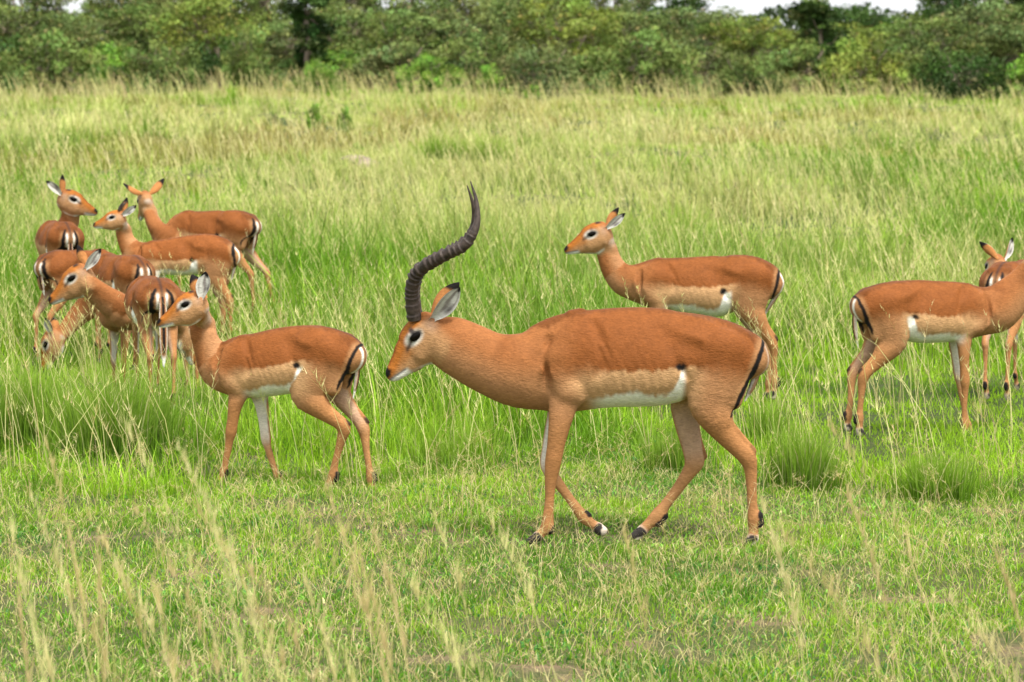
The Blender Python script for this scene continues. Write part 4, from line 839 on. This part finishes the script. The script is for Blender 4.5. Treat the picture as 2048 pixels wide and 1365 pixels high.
def make_tree(seed, H, W, kind, nleaf=7000, leaf=.095):
    """returns (trunk mesh data, crown mesh data). kind: 'bush' foliage to the ground, 'tree' layered spreading crown, 'column' narrow"""
    r = np.random.RandomState(seed); tb = Bag(); blobs = []
    nt_ = 4 if kind == 'bush' else r.randint(3, 6) if kind == 'tree' else 1
    nbl = {'bush': 62, 'tree': 84, 'column': 48}[kind]
    for i in range(nbl):
        for _ in range(50):
            u = r.rand(3) * [2, 2, 1] - [1, 1, 0]
            if kind == 'bush': ok = u[0] ** 2 + u[1] ** 2 + (u[2] * .98) ** 2 < 1; z = .10 + u[2] * .84
            elif kind == 'tree': ok = u[0] ** 2 + u[1] ** 2 < (.35 + .75 * u[2] ** .6) * (1.15 - u[2] ** 3); z = .24 + u[2] * .72
            else: ok = u[0] ** 2 + u[1] ** 2 < .9 - .3 * u[2]; z = .1 + u[2] * .86
            if ok: break
        s_ = (.045 + .11 * r.rand() ** 1.5) * W * (1.0 if kind != 'column' else 1.6)
        blobs.append((u[0] * W / 2 * .92, u[1] * W / 2 * .92, z * H, s_, s_ * (.62 if kind == 'tree' else .8)))
    blobs = np.array(blobs)
    tops = []
    for i in range(nt_):
        a0 = r.rand() * 6.28; rr = .25 * W * (.3 + r.rand()) * (0 if kind == 'column' else 1); k = 5
        pts = [np.array([math.cos(a0) * .05 * W * (j == 0) * 0 + math.cos(a0) * rr * (j / k) ** 1.3 + r.randn() * .04, math.sin(a0) * rr * (j / k) ** 1.3 + r.randn() * .04, H * .78 * j / k]) for j in range(k + 1)]
        tube(tb, pts, [.10 * (1 - .8 * j / k) * H / 4.5 + .012 for j in range(k + 1)]); tops.append(pts)
    for b in blobs[:: 1]:
        t0 = tops[r.randint(len(tops))]; j = r.randint(1, 5); p0 = t0[j]; p1 = b[:3]
        if np.linalg.norm(p1 - p0) > W * .75: continue
        mid_ = (p0 + p1) / 2 + np.array([0, 0, -.06 * H]) * r.rand() + r.randn(3) * .05; tube(tb, [p0, mid_, p1], [.032 * H / 4.5, .02 * H / 4.5, .009], 4)
    w_ = blobs[:, 3] ** 2; bi = r.choice(len(blobs), nleaf, p=w_ / w_.sum()); d = r.randn(nleaf, 3); d /= np.linalg.norm(d, axis=1, keepdims=True)
    rad = (.25 + .85 * r.rand(nleaf) ** .5 + .14 * r.randn(nleaf))[:, None]
    c = blobs[bi, :3] + d * rad * blobs[bi][:, [3, 3, 4]]; c[:, 2] = np.maximum(c[:, 2], .05)
    e1 = r.randn(nleaf, 3); e1 /= np.linalg.norm(e1, axis=1, keepdims=True); e2 = np.cross(e1, r.randn(nleaf, 3)); e2 /= np.linalg.norm(e2, axis=1, keepdims=True)
    sz = leaf * (.5 + .9 * r.rand(nleaf))[:, None]; V = np.stack([c - e1 * sz, c - e2 * sz * .42, c + e1 * sz, c + e2 * sz * .42], 1).reshape(-1, 3)
    blc = np.array([.140, .200, .050]) * (.25 + 1.1 * r.rand(len(blobs), 1)) * (1 + (r.rand(len(blobs), 3) - .5) * [.35, .1, .3])
    lc = blc[bi] * (.7 + .6 * r.rand(nleaf, 1)); lc = np.where(r.rand(nleaf, 1) < .05, np.array([.20, .17, .06]), lc)
    cb = Bag(); cb.add(V, np.arange(nleaf * 4).reshape(-1, 4), np.zeros((0, 3), int), np.repeat(lc, 4, 0))
    t_o = tb.build('trunk', M_BARK); c_o = cb.build('crown', LEAFM['olive']); mt, mc = t_o.data, c_o.data
    bpy.data.objects.remove(t_o); bpy.data.objects.remove(c_o); return mt, mc, H, W
PROTO = {}
for i in range(5): PROTO['tree', i] = make_tree(40 + i, 5., 5.2 + .5 * (i % 3), 'tree', 10000)
for i in range(4): PROTO['bush', i] = make_tree(60 + i, 2.6, 3.6 + .4 * i, 'bush', 7000, .085)
for i in range(2): PROTO['column', i] = make_tree(80 + i, 5.4, 1.9, 'column', 6000)
tr_rs = random.Random(5)
def plant(kind, var, px, D, top, wpx=None, tint='olive', label=None, group=None, name=None, cat='tree'):
    """px: centre column, top: photo row of the crown's top, wpx: width in photo pixels"""
    mt, mc, H, W = PROTO[kind, var]; p = P(px, top, D); g = float(gz(p[0], D)); sz = (p[2] - g) / (H * .97); sx = (wpx * D / FPX) / W if wpx else sz
    r_ = thing(name or {'tree': 'scrub_tree', 'bush': 'bush', 'column': 'slender_tree'}[kind], (p[0], D, g), label, cat, group)
    r_.rotation_euler.z = tr_rs.random() * 6.28; r_.scale = (sx, sx, sz)
    for nm, md in (('trunk', mt), ('crown', mc)):
        o = bpy.data.objects.new(nm, md); C.objects.link(o); o.parent = r_
        if nm == 'crown': o.material_slots[0].link = 'OBJECT'; o.material_slots[0].material = LEAFM[tint]
    return r_
GT, GB = 'scrub trees of the far thicket', 'low bushes along the foot of the thicket'
LT, LB, LK = 'olive green scrub tree in the unbroken far thicket', 'low green bush at the grassy foot of the thicket', 'tall scrub tree at the back of the thicket'
# back row
for i, (px, top, t_) in enumerate(((-60, -60, 'olive'), (70, -45, 'grey'), (255, -40, 'olive'), (370, -70, 'grey'), (500, -90, 'olive'), (700, -80, 'grey'), (820, -60, 'olive'), (960, -80, 'grey'), (1090, -70, 'olive'), (1210, -55, 'grey'),
        (1340, -25, 'dark'), (1480, 22, 'olive'), (1700, 18, 'dark'), (1790, 40, 'olive'), (1990, -60, 'grey'), (2110, -80, 'olive'))):
    plant('tree', i % 5, px, 176 + 6 * (i % 3), top, 230, t_, LK, 'tall scrub trees behind the thicket')
# middle row
for i, (px, top, wd_, t_, lab) in enumerate(((20, 5, 260, 'olive', None), (150, 35, 250, 'grey', None), (290, 8, 240, 'olive', None), (425, 0, 250, 'yellow', 'pale olive tree with thin bare stems beside the dark hollow'), (540, 45, 230, 'grey', None),
        (690, 10, 240, 'olive', None), (800, 25, 230, 'olive', None), (900, 0, 250, 'grey', None), (1010, 5, 240, 'olive', None), (1130, -5, 250, 'yellow', None), (1260, 20, 230, 'olive', None), (1390, 20, 230, 'grey', None),
        (1490, 38, 220, 'yellow', 'yellowish green tree under the gap of open sky'), (1600, 60, 220, 'olive', None), (1740, 48, 240, 'yellow', None), (1860, 32, 250, 'olive', None), (1975, 12, 260, 'grey', 'greyish spreading tree at the outer end of the thicket'), (2090, 15, 250, 'olive', None))):
    plant('tree', (i * 2 + 1) % 5, px, 163 + 4 * (i % 3), top, wd_, t_, lab or LT, None if lab else GT)
# front bushes
for i, (px, top, wd_, t_, lab) in enumerate(((-5, 70, 190, 'dark', None), (95, 60, 210, 'olive', None), (215, 85, 170, 'bright', 'fresh green bush in front of the thicket below the pale gap'), (320, 70, 200, 'olive', None), (440, 75, 170, 'dark', 'bush tinted very dark for the shade of the hollow in the thicket'),
        (500, 55, 130, 'olive', None), (690, 98, 150, 'bright', 'light green bush beside the black green slender tree'), (640, 115, 110, 'bright', None), (790, 75, 190, 'grey', None), (860, 108, 130, 'bright', 'light green bush standing in front of greyish scrub'), (960, 60, 210, 'olive', None), (1075, 75, 190, 'grey', None),
        (1185, 95, 190, 'olive', None), (1290, 55, 220, 'olive', None), (1400, 75, 200, 'grey', None), (1500, 100, 160, 'olive', None), (1590, 80, 200, 'olive', None), (1720, 75, 200, 'yellow', 'yellow green bush with pale leaning stems'), (1820, 70, 200, 'olive', None),
        (1930, 88, 210, 'dark', 'dark green bush jutting forward into the pale grass'), (2040, 110, 170, 'bright', None), (980, 128, 90, 'bright', None), (1110, 120, 120, 'olive', None))):
    plant('bush', i % 4, px, (150, 142, 156, 137)[(i * 5) % 4] - (22 if i in (19, 20) else 10 if i == 18 else 0), top, wd_, t_, lab or LB, None if lab else GB, cat='bush')
plant('column', 0, 612, 153, -50, 110, 'dark', 'black green slender tree standing out of the thicket')
plant('column', 1, 1645, 158, 5, 120, 'dark', 'dark narrow tree right below the white sky')
plant('column', 0, 1620, 160, -30, 90, 'olive', 'thin tree poking up between two gaps of sky')
plant('tree', 2, 1905, 172, -70, 170, 'dark', 'tall open dark tree rising above the scrub beside the sky gap')
plant('column', 1, 2035, 170, -60, 120, 'dark', 'darkest slender tree at the edge of the thicket')
# little plants out in the meadow
for px, base, top, wd_, lab in ((630, 255, 205, 42, 'small leafy green plant standing far out in the pale grass'), (690, 262, 212, 34, 'second leafy plant beside the brown clump in the meadow'), (545, 248, 222, 30, 'tiny dark sprig in the far meadow'), (712, 330, 285, 34, 'dark sprig above the bare mound'), (1068, 195, 170, 50, 'round light green bush in the straw coloured grass by the thicket')):
    D = CAMH * FPX / (base - HOR); r_ = plant('bush', 1, px, D, top, wd_, 'bright' if wd_ > 32 else 'olive', lab, None, 'meadow_plant', 'plant')
# far wood that closes the gaps
fw_ = Bag(); r = np.random.RandomState(8); n = 26000; x = (r.rand(n) - .5) * 90; y = 196 + 12 * r.rand(n); ht = 2.6 + 1.5 * fbm(x * .35, y * 0 + 3, 3) + .6 * fbm(x * 1.7, y * .0, 1); z = r.rand(n) ** .7 * ht
c = np.stack([x, y, z], -1); e1 = r.randn(n, 3); e1 /= np.linalg.norm(e1, axis=1, keepdims=True); e2 = np.cross(e1, r.randn(n, 3)); e2 /= np.linalg.norm(e2, axis=1, keepdims=True); sz = .2 * (.6 + .8 * r.rand(n))[:, None]
fw_.add(np.stack([c - e1 * sz, c - e2 * sz * .6, c + e1 * sz, c + e2 * sz * .6], 1).reshape(-1, 3), np.arange(n * 4).reshape(-1, 4), np.zeros((0, 3), int), np.repeat(np.array([.035, .055, .020]) * (.6 + .8 * r.rand(n, 1)), 4, 0))
tag(fw_.build('far_thicket', LEAFM['olive']), 'dark mass of scrub closing the gaps behind the trees', 'thicket', kind='stuff')
